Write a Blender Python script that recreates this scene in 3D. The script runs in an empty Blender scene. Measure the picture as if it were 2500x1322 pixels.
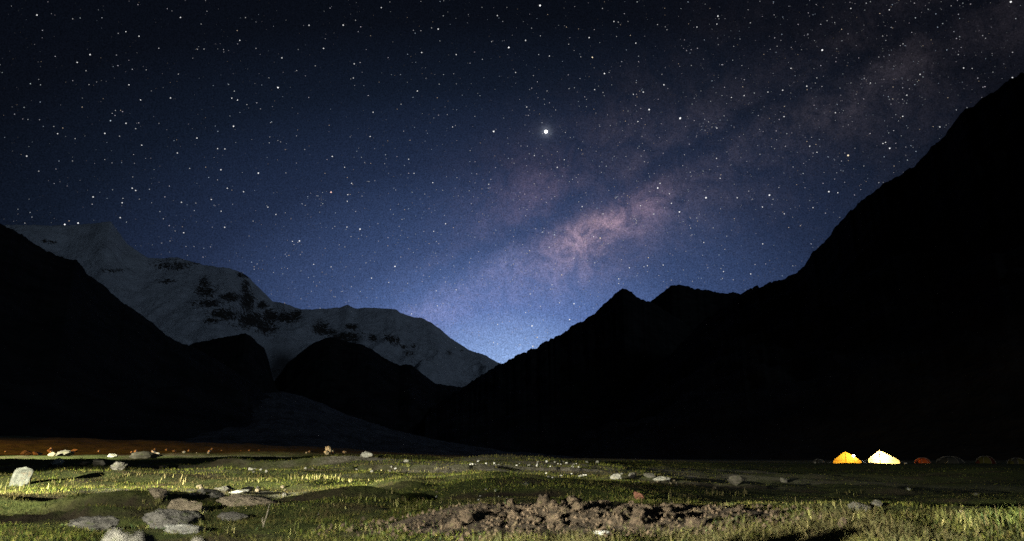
import bpy, bmesh, math, random
import numpy as np
from mathutils import Vector, Matrix, Euler

S = bpy.context.scene
COL = S.collection
rnd = random.Random(11)
rng = np.random.default_rng(7)

# ------------------------------------------------------------------ camera
PW, PH, FPX = 2500.0, 1322.0, 2500.0 * 24.0 / 36.0
CAMZ, PITCH = 0.40, math.radians(15.4)
cam_d = bpy.data.cameras.new('camera'); cam = bpy.data.objects.new('camera', cam_d); COL.objects.link(cam)
cam_d.lens = 24.0; cam_d.sensor_width = 36.0; cam_d.clip_start = 0.05; cam_d.clip_end = 120000.0
cam.location = (0, 0, CAMZ); cam.rotation_euler = (math.pi / 2 + PITCH, 0, 0)
cam_d.dof.use_dof = True; cam_d.dof.focus_distance = 22.0; cam_d.dof.aperture_fstop = 2.0
S.camera = cam
S.view_settings.view_transform = 'Standard'; S.view_settings.look = 'None'
S.view_settings.exposure = 0.0; S.view_settings.gamma = 1.0; S.view_settings.use_curve_mapping = False
S.cycles.use_denoising = False
S.cycles.max_bounces = 5; S.cycles.diffuse_bounces = 2
S.cycles.sample_clamp_indirect = 2.0

CP, SP = math.cos(PITCH), math.sin(PITCH)
def ray(px, py):                      # photograph pixel -> world direction (not normalised)
    u = px - PW / 2; v = PH / 2 - py
    return u, CP * FPX - SP * v, SP * FPX + CP * v
def unit(px, py):
    v = Vector(ray(px, py)); return v.normalized()

# ------------------------------------------------------------------ node helper
class NT:
    def __init__(s, tree): s.t = tree; s.n = tree.nodes; s.l = tree.links
    def new(s, kind, **kw):
        n = s.n.new(kind)
        for k, v in kw.items(): setattr(n, k, v)
        return n
    def put(s, sock, v):
        if isinstance(v, bpy.types.NodeSocket): s.l.new(v, sock)
        elif v is not None: sock.default_value = v
    def m(s, op, a, b=None, c=None, clamp=False):
        n = s.new('ShaderNodeMath', operation=op, use_clamp=clamp)
        s.put(n.inputs[0], a); s.put(n.inputs[1], b)
        if c is not None: s.put(n.inputs[2], c)
        return n.outputs[0]
    def dot(s, a, vec):
        n = s.new('ShaderNodeVectorMath', operation='DOT_PRODUCT'); s.put(n.inputs[0], a); n.inputs[1].default_value = vec
        return n.outputs['Value']
    def vscale(s, col, f):
        n = s.new('ShaderNodeVectorMath', operation='SCALE'); s.put(n.inputs[0], col); s.put(n.inputs['Scale'], f)
        return n.outputs[0]
    def vadd(s, a, b):
        n = s.new('ShaderNodeVectorMath', operation='ADD'); s.put(n.inputs[0], a); s.put(n.inputs[1], b)
        return n.outputs[0]
    def noise(s, vec, scale, detail=4.0, rough=0.5, dist=0.0):
        n = s.new('ShaderNodeTexNoise'); s.put(n.inputs['Vector'], vec)
        n.inputs['Scale'].default_value = scale; n.inputs['Detail'].default_value = detail
        n.inputs['Roughness'].default_value = rough; n.inputs['Distortion'].default_value = dist
        return n.outputs['Fac']
    def ramp(s, f, stops, interp='LINEAR'):
        n = s.new('ShaderNodeValToRGB'); n.color_ramp.interpolation = interp
        e = n.color_ramp.elements
        while len(e) < len(stops): e.new(0.5)
        for el, (p, c) in zip(e, stops):
            el.position = p; el.color = (*c, 1) if len(c) == 3 else c
        s.put(n.inputs[0], f); return n.outputs[0]
    def mix(s, f, a, b):
        n = s.new('ShaderNodeMix', data_type='RGBA'); s.put(n.inputs[0], f)
        for sock, v in ((n.inputs[6], a), (n.inputs[7], b)):
            s.put(sock, (*v, 1) if isinstance(v, tuple) and len(v) == 3 else v)
        return n.outputs[2]
    def attr(s, name, out='Fac'):
        n = s.new('ShaderNodeAttribute', attribute_name=name); return n.outputs[out]

# ------------------------------------------------------------------ world: night sky with valley glow and milky way
W = bpy.data.worlds.new('World'); S.world = W; W.use_nodes = True
w = NT(W.node_tree); w.n.clear()
tc = w.new('ShaderNodeTexCoord'); D = tc.outputs['Generated']
sep = w.new('ShaderNodeSeparateXYZ'); w.l.new(D, sep.inputs[0])
az = w.m('ARCTAN2', sep.outputs[0], sep.outputs[1]); el = w.m('ARCSINE', sep.outputs[2])
azs = w.m('MULTIPLY', w.m('MULTIPLY', az, 180 / math.pi * 0.66), w.m('COSINE', el))
eld = w.m('SUBTRACT', w.m('MULTIPLY', el, 180 / math.pi), 5.5)
r = w.m('SQRT', w.m('ADD', w.m('MULTIPLY', azs, azs), w.m('MULTIPLY', eld, eld)))
def srgb(*c): return tuple((x / 255 / 12.92 if x <= 10 else ((x / 255 + 0.055) / 1.055) ** 2.4) for x in c)
glow = w.ramp(w.m('DIVIDE', r, 60.0), [
    (0.0, srgb(160, 190, 236)), (3.1 / 60, srgb(135, 164, 216)), (6.8 / 60, srgb(90, 116, 172)),
    (12 / 60, srgb(57, 76, 117)), (18.8 / 60, srgb(32, 44, 70)), (25 / 60, srgb(17, 25, 40)), (30 / 60, srgb(10, 14, 23)),
    (42 / 60, srgb(4, 5, 9)), (1.0, srgb(2, 3, 5))])
# milky way: clouds of star light along one great circle, broken up by dust
warp = w.noise(D, 7.0, 8.0, 0.66, 0.8)
dust = w.ramp(warp, [(0.42, (0, 0, 0)), (0.58, (1, 1, 1))])
dust2 = w.ramp(w.noise(D, 26.0, 9.0, 0.74, 0.9), [(0.40, (0.0, 0.0, 0.0)), (0.62, (1, 1, 1))])
clump = w.m('ADD', 0.1, w.m('MULTIPLY', w.noise(D, 150.0, 4.0, 0.75), 1.8))
A, B = unit(1050, 750), unit(2100, 210)
nrm = A.cross(B).normalized()
sdist = w.dot(D, nrm); LANE = 0.032
band = w.m('EXPONENT', w.m('MULTIPLY', w.m('MULTIPLY', sdist, sdist), -1 / (0.14 ** 2)))
band = w.m('MULTIPLY', band, w.m('ADD', 0.25, w.m('MULTIPLY', dust, 0.55)))
band = w.m('MULTIPLY', band, w.m('ADD', 0.45, w.m('MULTIPLY', dust2, 0.9)))
ld = w.m('ADD', sdist, w.m('ADD', LANE, w.m('MULTIPLY', w.m('SUBTRACT', w.noise(D, 11.0, 6.0, 0.7), 0.5), 0.10)))
lane = w.m('EXPONENT', w.m('MULTIPLY', w.m('MULTIPLY', ld, ld), -1 / (0.019 ** 2)))
lane = w.m('SUBTRACT', 1.0, w.m('MULTIPLY', lane, 0.75))
band = w.m('MULTIPLY', w.m('MULTIPLY', band, lane), clump)
total = w.vadd(glow, w.vscale((0.0112, 0.0090, 0.0106), band))
along = (B - A).normalized()
def blob(px, py, rpx, col, asp=1.7):                  # soft cloud stretched along the galactic plane
    c = unit(px, py); ac = (along - c * along.dot(c)).normalized(); bc = c.cross(ac).normalized()
    sig = rpx / FPX
    da = w.dot(D, tuple(ac / (sig * asp))); db = w.dot(D, tuple(bc / sig))
    front = w.m('GREATER_THAN', w.dot(D, tuple(c)), 0.0)
    e = w.m('EXPONENT', w.m('MULTIPLY', w.m('ADD', w.m('MULTIPLY', da, da), w.m('MULTIPLY', db, db)), -1.0))
    return w.vscale(col, w.m('MULTIPLY', e, front))
bl = None
for (px, py, rp, col, asp) in [
    (1448, 562, 40, (0.145, 0.085, 0.080), 1.6), (1420, 605, 66, (0.066, 0.044, 0.046), 1.7), (1340, 650, 90, (0.022, 0.015, 0.020), 2.2),
    (1550, 512, 48, (0.050, 0.029, 0.034), 1.5), (1245, 622, 34, (0.026, 0.026, 0.042), 1.5), (1500, 545, 90, (0.014, 0.009, 0.010), 2.2),
    (1055, 748, 60, (0.048, 0.040, 0.056), 1.5), (1180, 690, 80, (0.020, 0.017, 0.028), 1.6), (1300, 485, 85, (0.019, 0.011, 0.014), 1.3), (1190, 520, 100, (0.009, 0.006, 0.008), 1.3),
    (1470, 360, 110, (0.007, 0.005, 0.0055), 1.5), (1640, 460, 120, (0.007, 0.006, 0.008), 1.6), (2060, 225, 90, (0.0060, 0.0050, 0.0058), 1.9), (1850, 330, 120, (0.0045, 0.0036, 0.0045), 1.7)]:
    b = blob(px, py, rp, col, asp)
    bl = b if bl is None else w.vadd(bl, b)
total = w.vadd(total, w.vscale(bl, w.m('MULTIPLY', w.m('MULTIPLY', clump, lane), w.m('ADD', 0.42, w.m('ADD', w.m('MULTIPLY', dust, 0.50), w.m('MULTIPLY', dust2, 1.5))))))
total = w.vadd(total, blob(1333, 322, 11, (0.10, 0.11, 0.13), 1.0))      # lens glow of the planet, painted into the sky as soft blobs
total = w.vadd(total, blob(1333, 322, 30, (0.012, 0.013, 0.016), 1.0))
# unresolved faint stars: fine speckle of the whole sky
grain = w.noise(D, 620.0, 2.0, 0.7)
grain = w.m('MAXIMUM', w.m('ADD', -0.1, w.m('MULTIPLY', grain, 2.2)), 0.3)
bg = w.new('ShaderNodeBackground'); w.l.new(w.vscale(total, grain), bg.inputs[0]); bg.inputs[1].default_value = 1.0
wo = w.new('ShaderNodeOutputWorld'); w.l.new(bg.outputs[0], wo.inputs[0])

# ------------------------------------------------------------------ faint moonlight and the hand lamps lighting the meadow
sun_d = bpy.data.lights.new('moonlight', 'SUN'); sun_d.energy = 0.185; sun_d.angle = math.radians(10); sun_d.color = (0.52, 0.72, 1.0)
sun = bpy.data.objects.new('moonlight', sun_d); COL.objects.link(sun)
sun.rotation_euler = (Vector((-0.8, 0.65, -0.5))).to_track_quat('-Z', 'Y').to_euler()
def spot(name, loc, target, energy, col, size, blend, radius):
    d = bpy.data.lights.new(name, 'SPOT'); d.energy = energy; d.color = col
    d.spot_size = math.radians(size); d.spot_blend = blend; d.shadow_soft_size = radius
    o = bpy.data.objects.new(name, d); COL.objects.link(o); o.location = loc
    o.rotation_euler = (Vector(target) - Vector(loc)).to_track_quat('-Z', 'Y').to_euler(); return o
LAMPS = [('headlamp_beam', (-10.0, 1.0, 1.00), (-2.6, 18.0, 0.0), 54000, (1.0, 0.94, 0.72), 56, 0.7, 0.03),
         ('flashlight_beam', (-4.6, -1.5, 0.52), (2.9, 2.7, 0.0), 15500, (1.0, 0.95, 0.76), 68, 0.85, 0.02),
         ('dim_headlamp_beam', (-4.6, -0.2, 1.0), (-1.7, 6.0, 0.0), 4200, (1.0, 0.95, 0.80), 50, 1.0, 0.03),
         ('far_torch_beam', (-50.0, 38.0, 5.0), (-25.0, 64.0, 0.7), 330000, (1.0, 0.96, 0.66), 36, 0.9, 0.05),
         ('red_lamp_beam', (-75.0, 40.0, 10.0), (-38.0, 105.0, 2.0), 200000, (1.0, 0.40, 0.09), 70, 0.6, 0.1)]
for L in LAMPS: spot(*L)

# ------------------------------------------------------------------ numpy noise
def _h(ix, iy, seed):
    n = (ix.astype(np.int64) * 374761393 + iy.astype(np.int64) * 668265263 + seed * 974634777) & 0x7fffffff
    n = ((n ^ (n >> 13)) * 1274126177) & 0x7fffffff
    n = n ^ (n >> 16)
    return (n & 0xffff) / 65535.0
def vnoise(x, y, seed=0):
    x = np.asarray(x, float); y = np.asarray(y, float)
    ix = np.floor(x); iy = np.floor(y); fx = x - ix; fy = y - iy
    fx = fx * fx * fx * (fx * (fx * 6 - 15) + 10); fy = fy * fy * fy * (fy * (fy * 6 - 15) + 10)
    ix = ix.astype(np.int64); iy = iy.astype(np.int64)
    a = _h(ix, iy, seed); b = _h(ix + 1, iy, seed); c = _h(ix, iy + 1, seed); d = _h(ix + 1, iy + 1, seed)
    return (a + (b - a) * fx) * (1 - fy) + (c + (d - c) * fx) * fy
def fbm(x, y, oct=5, gain=0.5, seed=0):
    s = 0; amp = 1; tot = 0; x = np.asarray(x, float); y = np.asarray(y, float)
    for i in range(oct):
        s = s + amp * (vnoise(x, y, seed + i * 17) - 0.5); tot += amp; amp *= gain
        x, y = 1.93 * x * 0.8 - 1.93 * y * 0.6 + 5.2, 1.93 * x * 0.6 + 1.93 * y * 0.8 + 1.7
    return s / tot * 2
def sstep(a, b, x):
    t = np.clip((np.asarray(x, float) - a) / (b - a), 0, 1); return t * t * (3 - 2 * t)

def mesh_np(name, V, F, mat, attrs=None, smooth=True):
    me = bpy.data.meshes.new(name); V = np.asarray(V, np.float32); F = np.asarray(F, np.int32)
    k = F.shape[1]
    me.vertices.add(len(V)); me.vertices.foreach_set('co', V.ravel())
    me.loops.add(F.size); me.loops.foreach_set('vertex_index', F.ravel())
    me.polygons.add(len(F)); me.polygons.foreach_set('loop_start', np.arange(0, F.size, k, dtype=np.int32))
    me.polygons.foreach_set('loop_total', np.full(len(F), k, np.int32))
    me.polygons.foreach_set('use_smooth', np.full(len(F), smooth, bool))
    if attrs:
        for an, (ty, arr) in attrs.items():
            a = me.attributes.new(an, ty, 'POINT')
            a.data.foreach_set('color' if ty == 'FLOAT_COLOR' else 'value', np.asarray(arr, np.float32).ravel())
    me.update(calc_edges=True)
    if mat: me.materials.append(mat)
    return me
def grid_faces(nr, nc, wrap=False):
    i = np.arange(nr - 1)[:, None]; j = np.arange(nc if wrap else nc - 1)[None, :]; j2 = (j + 1) % nc
    return np.stack([i * nc + j, i * nc + j2, (i + 1) * nc + j2, (i + 1) * nc + j], -1).reshape(-1, 4)
def link(name, me, parent=None):
    o = bpy.data.objects.new(name, me); COL.objects.link(o)
    if parent: o.parent = parent
    return o
def tag(o, label, cat, group=None, kind=None):
    if label: o['label'] = label
    if cat: o['category'] = cat
    if group: o['group'] = group
    if kind: o['kind'] = kind
    return o
def empty(name, loc=(0, 0, 0), rz=0.0):
    o = bpy.data.objects.new(name, None); COL.objects.link(o); o.location = loc; o.rotation_euler = (0, 0, rz)
    o.empty_display_size = 0.2; return o

# ------------------------------------------------------------------ materials
def material(name):
    m = bpy.data.materials.new(name); m.use_nodes = True; t = NT(m.node_tree); t.n.clear()
    out = t.new('ShaderNodeOutputMaterial'); return m, t, out
def principled(t, out, col, rough=0.9, bump=None, bstr=0.5, bdist=0.02, spec=0.2):
    p = t.new('ShaderNodeBsdfPrincipled'); t.put(p.inputs['Base Color'], (*col, 1) if isinstance(col, tuple) else col)
    t.put(p.inputs['Roughness'], rough); p.inputs['Specular IOR Level'].default_value = spec
    if bump is not None:
        b = t.new('ShaderNodeBump'); b.inputs['Strength'].default_value = bstr; b.inputs['Distance'].default_value = bdist
        t.put(b.inputs['Height'], bump); t.l.new(b.outputs[0], p.inputs['Normal'])
    t.l.new(p.outputs[0], out.inputs[0]); return p
def objco(t): return t.new('ShaderNodeTexCoord').outputs['Object']
def wpos(t): return t.new('ShaderNodeNewGeometry').outputs['Position']

def mat_ground():
    m, t, o = material('meadow_ground'); P = wpos(t)
    big = t.noise(P, 0.9, 5, 0.6); fine = t.noise(P, 14, 6, 0.65); vf = t.noise(P, 70, 4, 0.6)
    turf = t.mix(t.ramp(fine, [(0.35, (0, 0, 0)), (0.65, (1, 1, 1))]), (0.028, 0.040, 0.010), (0.075, 0.088, 0.024))
    soil = t.mix(vf, (0.030, 0.020, 0.012), (0.085, 0.062, 0.042))
    c = t.mix(t.ramp(big, [(0.50, (0, 0, 0)), (0.64, (0.75, 0.75, 0.75))]), turf, soil)
    c = t.mix(t.attr('bare_shade'), c, t.mix(vf, (0.010, 0.008, 0.005), (0.045, 0.034, 0.023)))  # bare soil, with the shade of hollows and bank faces darkened in
    grav = t.mix(t.ramp(t.noise(P, 9, 5, 0.7), [(0.4, (0, 0, 0)), (0.7, (1, 1, 1))]), (0.10, 0.09, 0.07), (0.30, 0.28, 0.24))
    c = t.mix(t.attr('gravel'), c, grav)
    h = t.m('ADD', t.m('MULTIPLY', fine, 1.0), t.m('MULTIPLY', vf, 0.5))
    principled(t, o, c, 0.95, h, 0.9, 0.03, 0.1); return m
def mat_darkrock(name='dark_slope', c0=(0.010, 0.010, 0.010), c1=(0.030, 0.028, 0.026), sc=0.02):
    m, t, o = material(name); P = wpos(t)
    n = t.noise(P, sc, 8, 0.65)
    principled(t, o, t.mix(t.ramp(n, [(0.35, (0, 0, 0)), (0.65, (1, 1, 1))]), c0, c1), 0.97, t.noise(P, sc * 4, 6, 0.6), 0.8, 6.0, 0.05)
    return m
def mat_snow():
    m, t, o = material('snow_and_rock'); P = wpos(t)
    n = t.noise(P, 0.014, 9, 0.80, 1.6); n2 = t.noise(P, 0.035, 5, 0.65)
    v = t.m('ADD', t.attr('rock'), t.m('MULTIPLY', t.m('SUBTRACT', n, 0.5), 6.5))
    v = t.m('ADD', v, t.m('MULTIPLY', t.m('SUBTRACT', n2, 0.5), 2.2))
    mask = t.ramp(v, [(0.49, (0, 0, 0)), (0.54, (1, 1, 1))])
    snow = t.mix(t.noise(P, 0.0018, 6, 0.6), (0.74, 0.76, 0.80), (0.90, 0.90, 0.92))
    rock = t.mix(n2, (0.05, 0.045, 0.04), (0.15, 0.13, 0.11))
    c = t.mix(mask, snow, rock)
    c = t.mix(t.attr('moraine'), c, (0.075, 0.07, 0.066))
    principled(t, o, c, 0.9, t.m('ADD', t.noise(P, 0.006, 10, 0.72, 0.8), t.m('MULTIPLY', t.noise(P, 0.03, 5, 0.7, 0.5), 0.25)), 1.0, 110.0, 0.1); return m
def mat_rock(name, c0, c1, spot_col=None, sc=14.0):
    m, t, o = material(name); P = objco(t)
    oi = t.new('ShaderNodeObjectInfo')
    P2 = t.vadd(P, t.vscale((31.0, 17.0, 9.0), oi.outputs['Random']))
    n = t.noise(P2, 2.2, 8, 0.65, 0.4); f = t.noise(P2, sc, 6, 0.7)
    c = t.mix(t.ramp(n, [(0.34, (0, 0, 0)), (0.64, (1, 1, 1))]), c0, c1)
    c = t.mix(t.ramp(f, [(0.48, (0, 0, 0)), (0.62, (0.8, 0.8, 0.8))]), c, tuple(x * 0.4 for x in c0))
    if spot_col: c = t.mix(t.ramp(t.noise(P2, 3.7, 6, 0.7), [(0.56, (0, 0, 0)), (0.64, (0.8, 0.8, 0.8))]), c, spot_col)
    h = t.m('ADD', n, t.m('MULTIPLY', f, 0.45))
    principled(t, o, c, 0.85, h, 0.8, 0.06, 0.25); return m
def mat_tinted(name, translucent=0.35, rough=0.8):
    m, t, o = material(name); c = t.attr('tint', 'Color')
    d = t.new('ShaderNodeBsdfDiffuse'); t.l.new(c, d.inputs[0])
    tr = t.new('ShaderNodeBsdfTranslucent'); t.l.new(c, tr.inputs[0])
    mx = t.new('ShaderNodeMixShader'); mx.inputs[0].default_value = translucent
    t.l.new(d.outputs[0], mx.inputs[1]); t.l.new(tr.outputs[0], mx.inputs[2]); t.l.new(mx.outputs[0], o.inputs[0]); return m
def mat_fabric(name, col, translucent=0.5, col2=None):
    m, t, o = material(name); P = objco(t)
    n = t.noise(P, 1.6, 5, 0.6)
    c = t.mix(n, col, col2 or tuple(x * 0.7 for x in col))
    d = t.new('ShaderNodeBsdfDiffuse'); t.l.new(c, d.inputs[0])
    tr = t.new('ShaderNodeBsdfTranslucent'); t.l.new(c, tr.inputs[0])
    b = t.new('ShaderNodeBump'); b.inputs['Strength'].default_value = 0.4; b.inputs['Distance'].default_value = 0.05
    t.l.new(t.noise(P, 3.0, 3, 0.5), b.inputs['Height']); t.l.new(b.outputs[0], d.inputs['Normal']); t.l.new(b.outputs[0], tr.inputs['Normal'])
    mx = t.new('ShaderNodeMixShader'); mx.inputs[0].default_value = translucent
    t.l.new(d.outputs[0], mx.inputs[1]); t.l.new(tr.outputs[0], mx.inputs[2]); t.l.new(mx.outputs[0], o.inputs[0]); return m
def mat_plain(name, col, rough=0.6):
    m, t, o = material(name); n = t.noise(objco(t), 6, 4, 0.6)
    principled(t, o, t.mix(n, tuple(x * 0.75 for x in col), col), rough); return m
def mat_emit(name, col, strength, sampling='AUTO', attr=None):
    m, t, o = material(name); e = t.new('ShaderNodeEmission')
    if attr: t.l.new(t.attr(attr, 'Color'), e.inputs[0])
    else: e.inputs[0].default_value = (*col, 1)
    e.inputs[1].default_value = strength; t.l.new(e.outputs[0], o.inputs[0])
    m.cycles.emission_sampling = sampling; return m

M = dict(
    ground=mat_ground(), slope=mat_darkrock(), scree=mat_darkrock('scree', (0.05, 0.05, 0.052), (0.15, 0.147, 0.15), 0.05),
    snow=mat_snow(),
    granite=mat_rock('grey_granite', (0.042, 0.040, 0.035), (0.15, 0.143, 0.125), (0.055, 0.068, 0.022)),
    pale=mat_rock('pale_speckled_rock', (0.12, 0.12, 0.108), (0.34, 0.34, 0.305), (0.16, 0.13, 0.08), 20.0),
    mottled=mat_rock('mottled_boulder', (0.05, 0.055, 0.045), (0.15, 0.16, 0.135), (0.10, 0.08, 0.055), 24.0),
    dark=mat_rock('dark_mossy_rock', (0.045, 0.042, 0.035), (0.12, 0.11, 0.09), (0.05, 0.06, 0.02)),
    red=mat_rock('red_brown_rock', (0.20, 0.085, 0.055), (0.36, 0.17, 0.11)),
    tan=mat_rock('tan_rock', (0.14, 0.115, 0.078), (0.27, 0.225, 0.16), (0.075, 0.08, 0.03)),
    white=mat_rock('white_stone', (0.46, 0.46, 0.43), (0.66, 0.66, 0.63), None, 30.0),
    clod=mat_rock('brown_dirt', (0.034, 0.024, 0.016), (0.135, 0.098, 0.065), (0.10, 0.09, 0.042), 9.0), heap=mat_rock('heap_dirt', (0.020, 0.015, 0.010), (0.11, 0.083, 0.057), None, 40.0),  # heap base toned darker than the clods lying on it
    grass=mat_tinted('grass_blades', 0.35), stalk=mat_tinted('dry_stalks', 0.25),
    yellow=mat_fabric('yellow_tent_fabric', (0.86, 0.46, 0.05), 0.55, (0.84, 0.42, 0.03)),
    cream=mat_fabric('cream_tent_fabric', (0.86, 0.66, 0.30), 0.6, (0.84, 0.60, 0.24)),
    orange=mat_fabric('orange_tent_fabric', (0.75, 0.13, 0.03), 0.3), greyfab=mat_fabric('grey_tent_fabric', (0.055, 0.055, 0.05), 0.2),
    olive=mat_fabric('olive_tent_fabric', (0.10, 0.095, 0.03), 0.25), maroon=mat_fabric('maroon_tent_fabric', (0.08, 0.026, 0.018), 0.2),
    whitefab=mat_fabric('white_fabric', (0.80, 0.78, 0.72), 0.3), palefab=mat_fabric('pale_tent_fabric', (0.26, 0.25, 0.22), 0.25), pole=mat_plain('tent_pole_metal', (0.35, 0.33, 0.30), 0.4),
    seam=mat_plain('dark_seam_tape', (0.16, 0.07, 0.02), 0.8), black=mat_plain('black_plastic', (0.03, 0.03, 0.03), 0.5),
    bulb=mat_emit('lamp_bulb', (1.0, 0.97, 0.9), 60.0), lantern=mat_emit('lantern_globe', (0.85, 0.92, 1.0), 30.0),
    twig=mat_plain('pale_twig', (0.24, 0.21, 0.16), 0.9),
)

# ------------------------------------------------------------------ ground
def px_to_flat(px, py):               # first guess on level ground
    x, y, z = ray(px, py); k = CAMZ / max(-z, 1e-3); return x * k, y * k
HOLL = []                              # (x, y, rx, ry, dz, rot)
def hollow(px, py, rx, ry, dz, rot=0.0):
    x, y = px_to_flat(px, py); HOLL.append((x, y, rx, ry, dz, rot))
hollow(820, 1212, 1.05, 0.42, -0.17, -0.1); hollow(735, 1205, 0.6, 0.4, -0.13); hollow(935, 1200, 0.6, 0.30, -0.12)
hollow(270, 1222, 0.7, 0.45, -0.15, 0.2); hollow(90, 1240, 0.9, 0.40, -0.14); hollow(180, 1262, 0.9, 0.25, -0.10, 0.1)
hollow(690, 1258, 0.55, 0.30, -0.10); hollow(450, 1150, 1.6, 0.9, -0.22); hollow(80, 1140, 2.0, 1.0, -0.22)
hollow(1310, 1195, 0.8, 0.5, -0.08); hollow(700, 1190, 0.35, 0.35, -0.12)
hollow(240, 1172, 1.9, 1.3, 0.14, 0.1); hollow(1200, 1192, 1.6, 1.0, 0.10); hollow(760, 1180, 1.7, 1.2, 0.10)
hollow(600, 1165, 2.2, 1.4, 0.10); hollow(2150, 1300, 1.3, 0.6, 0.03); hollow(2350, 1310, 1.0, 0.6, 0.02)
hollow(1500, 1200, 2.0, 0.7, 0.07); hollow(1000, 1150, 3.5, 2.0, 0.16); hollow(1250, 1146, 5.0, 2.4, 0.15)
hollow(700, 1138, 6.0, 3.5, 0.30); hollow(350, 1120, 5.0, 3.0, 0.10); hollow(900, 1142, 4.0, 1.6, -0.15)
hollow(1850, 1215, 1.6, 0.6, 0.05); hollow(2200, 1190, 2.5, 1.5, 0.08)
BANK = []                              # (x, y, half length, height, depth behind)
def bank(px, py, half, h, back):
    x, y = px_to_flat(px, py); BANK.append((x, y, half, h, back))
bank(820, 1222, 0.62, 0.12, 1.6); bank(725, 1206, 0.30, 0.08, 0.8); bank(945, 1204, 0.45, 0.09, 0.8); bank(250, 1236, 0.55, 0.11, 1.5); bank(90, 1252, 0.7, 0.10, 1.2)
bank(1250, 1212, 0.7, 0.06, 1.4); bank(700, 1190, 0.3, 0.07, 0.8); bank(1020, 1160, 2.2, 0.16, 4.0); bank(700, 1152, 3.2, 0.20, 5.0); bank(1320, 1157, 2.6, 0.14, 4.0)
bank(420, 1152, 2.5, 0.16, 4.0); bank(860, 1142, 4.5, 0.26, 7.0); bank(1150, 1141, 4.0, 0.16, 7.0); bank(1700, 1170, 2.0, 0.08, 3.0); bank(110, 1160, 1.8, 0.14, 3.0); bank(1960, 1240, 1.0, 0.05, 1.0); bank(2250, 1225, 1.2, 0.06, 2.0)
def rise(a):                           # height of the valley floor 160 m out, by bearing
    return np.interp(a, [-2.0, -0.75, -0.37, -0.15, -0.006, 0.25, 0.5, 0.75, 2.0], [7.2, 5.2, 3.35, 1.45, 0.55, 0.10, -0.10, -0.12, -0.1])
def gz(x, y, detail=True):
    x = np.asarray(x, float); y = np.asarray(y, float)
    rr = np.hypot(x, y); a = np.where(y > 0.5, x / np.maximum(y, 0.5), np.sign(x) * 2.0)
    z = rise(a) * sstep(22, 160, y) ** 1.15 * np.where(y > 0, 1, 0)
    z = z + 0.11 * fbm(x / 2.8, y / 1.8, 3, 0.5, 3) * sstep(0.4, 4, rr) * (1 - 0.5 * sstep(35, 60, rr))
    z = z + 0.62 * fbm(x / 15, y / 8, 3, 0.5, 8) * sstep(10, 30, rr) * (1 - 0.75 * sstep(40, 75, rr))
    z = z - 0.20 * sstep(5.2, 7.6, y + 0.5 * fbm(x / 1.5, y / 1.5, 3, 0.5, 71)) * sstep(0.14, 0.36, a)
    for hx, hy, rx, ry, dz, rot in HOLL:
        c, s = math.cos(rot), math.sin(rot); dx = (x - hx) * c + (y - hy) * s; dy = -(x - hx) * s + (y - hy) * c
        q = (dx / rx) ** 2 + (dy / ry) ** 2
        z = z + dz * np.exp(-q ** (1.5 if dz < 0 else 1.0))
    for hx, hy, half, h, back in BANK:
        dy = y - hy + 0.22 * min(half, 1.5) * fbm(x / 0.5 + hx, x * 0 + hy, 3, 0.6, 33) - 0.25 * half * ((x - hx) / half) ** 2 * 0.6
        z = z + h * np.exp(-((x - hx) / half) ** 4) * sstep(0, 0.05 + 0.006 * hy, dy) * np.exp(-np.maximum(dy, 0) / back)
    z = z + 0.5 * fbm(x / 9, y / 9, 4, 0.6, 83) * sstep(55, 100, rr) * (1 - sstep(-0.2, 0.0, a)) * (1 - sstep(300, 600, rr))
    if detail:
        z = z + 0.022 * fbm(x / 0.45, y / 0.45, 4, 0.55, 21) * (1 - sstep(15, 60, rr)) + 0.07 * fbm(x / 4, y / 4, 4, 0.6, 31) * sstep(12, 60, rr)
        hum = np.clip(fbm(x / 0.8, y / 0.8, 3, 0.5, 41), -0.2, 1)
        z = z + 0.055 * hum * sstep(2.5, 6, rr)
    return z
G0 = float(gz(0.0, 0.0))
def G(x, y): return float(gz(np.array([x]), np.array([y]))[0]) - G0
def at(px, py, ymin=1.2, ymax=400):
    x, y, z = ray(px, py); prev = None
    ys = np.geomspace(ymin, ymax, 420); k = ys / y
    h = CAMZ + z * k - (gz(x * k, ys) - G0)
    i = np.argmax(h < 0) if (h < 0).any() else len(ys) - 1
    i = max(i, 1); f = h[i - 1] / max(h[i - 1] - h[i], 1e-9); Y = ys[i - 1] + (ys[i] - ys[i - 1]) * min(max(f, 0), 1); return x / y * Y, Y

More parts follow.
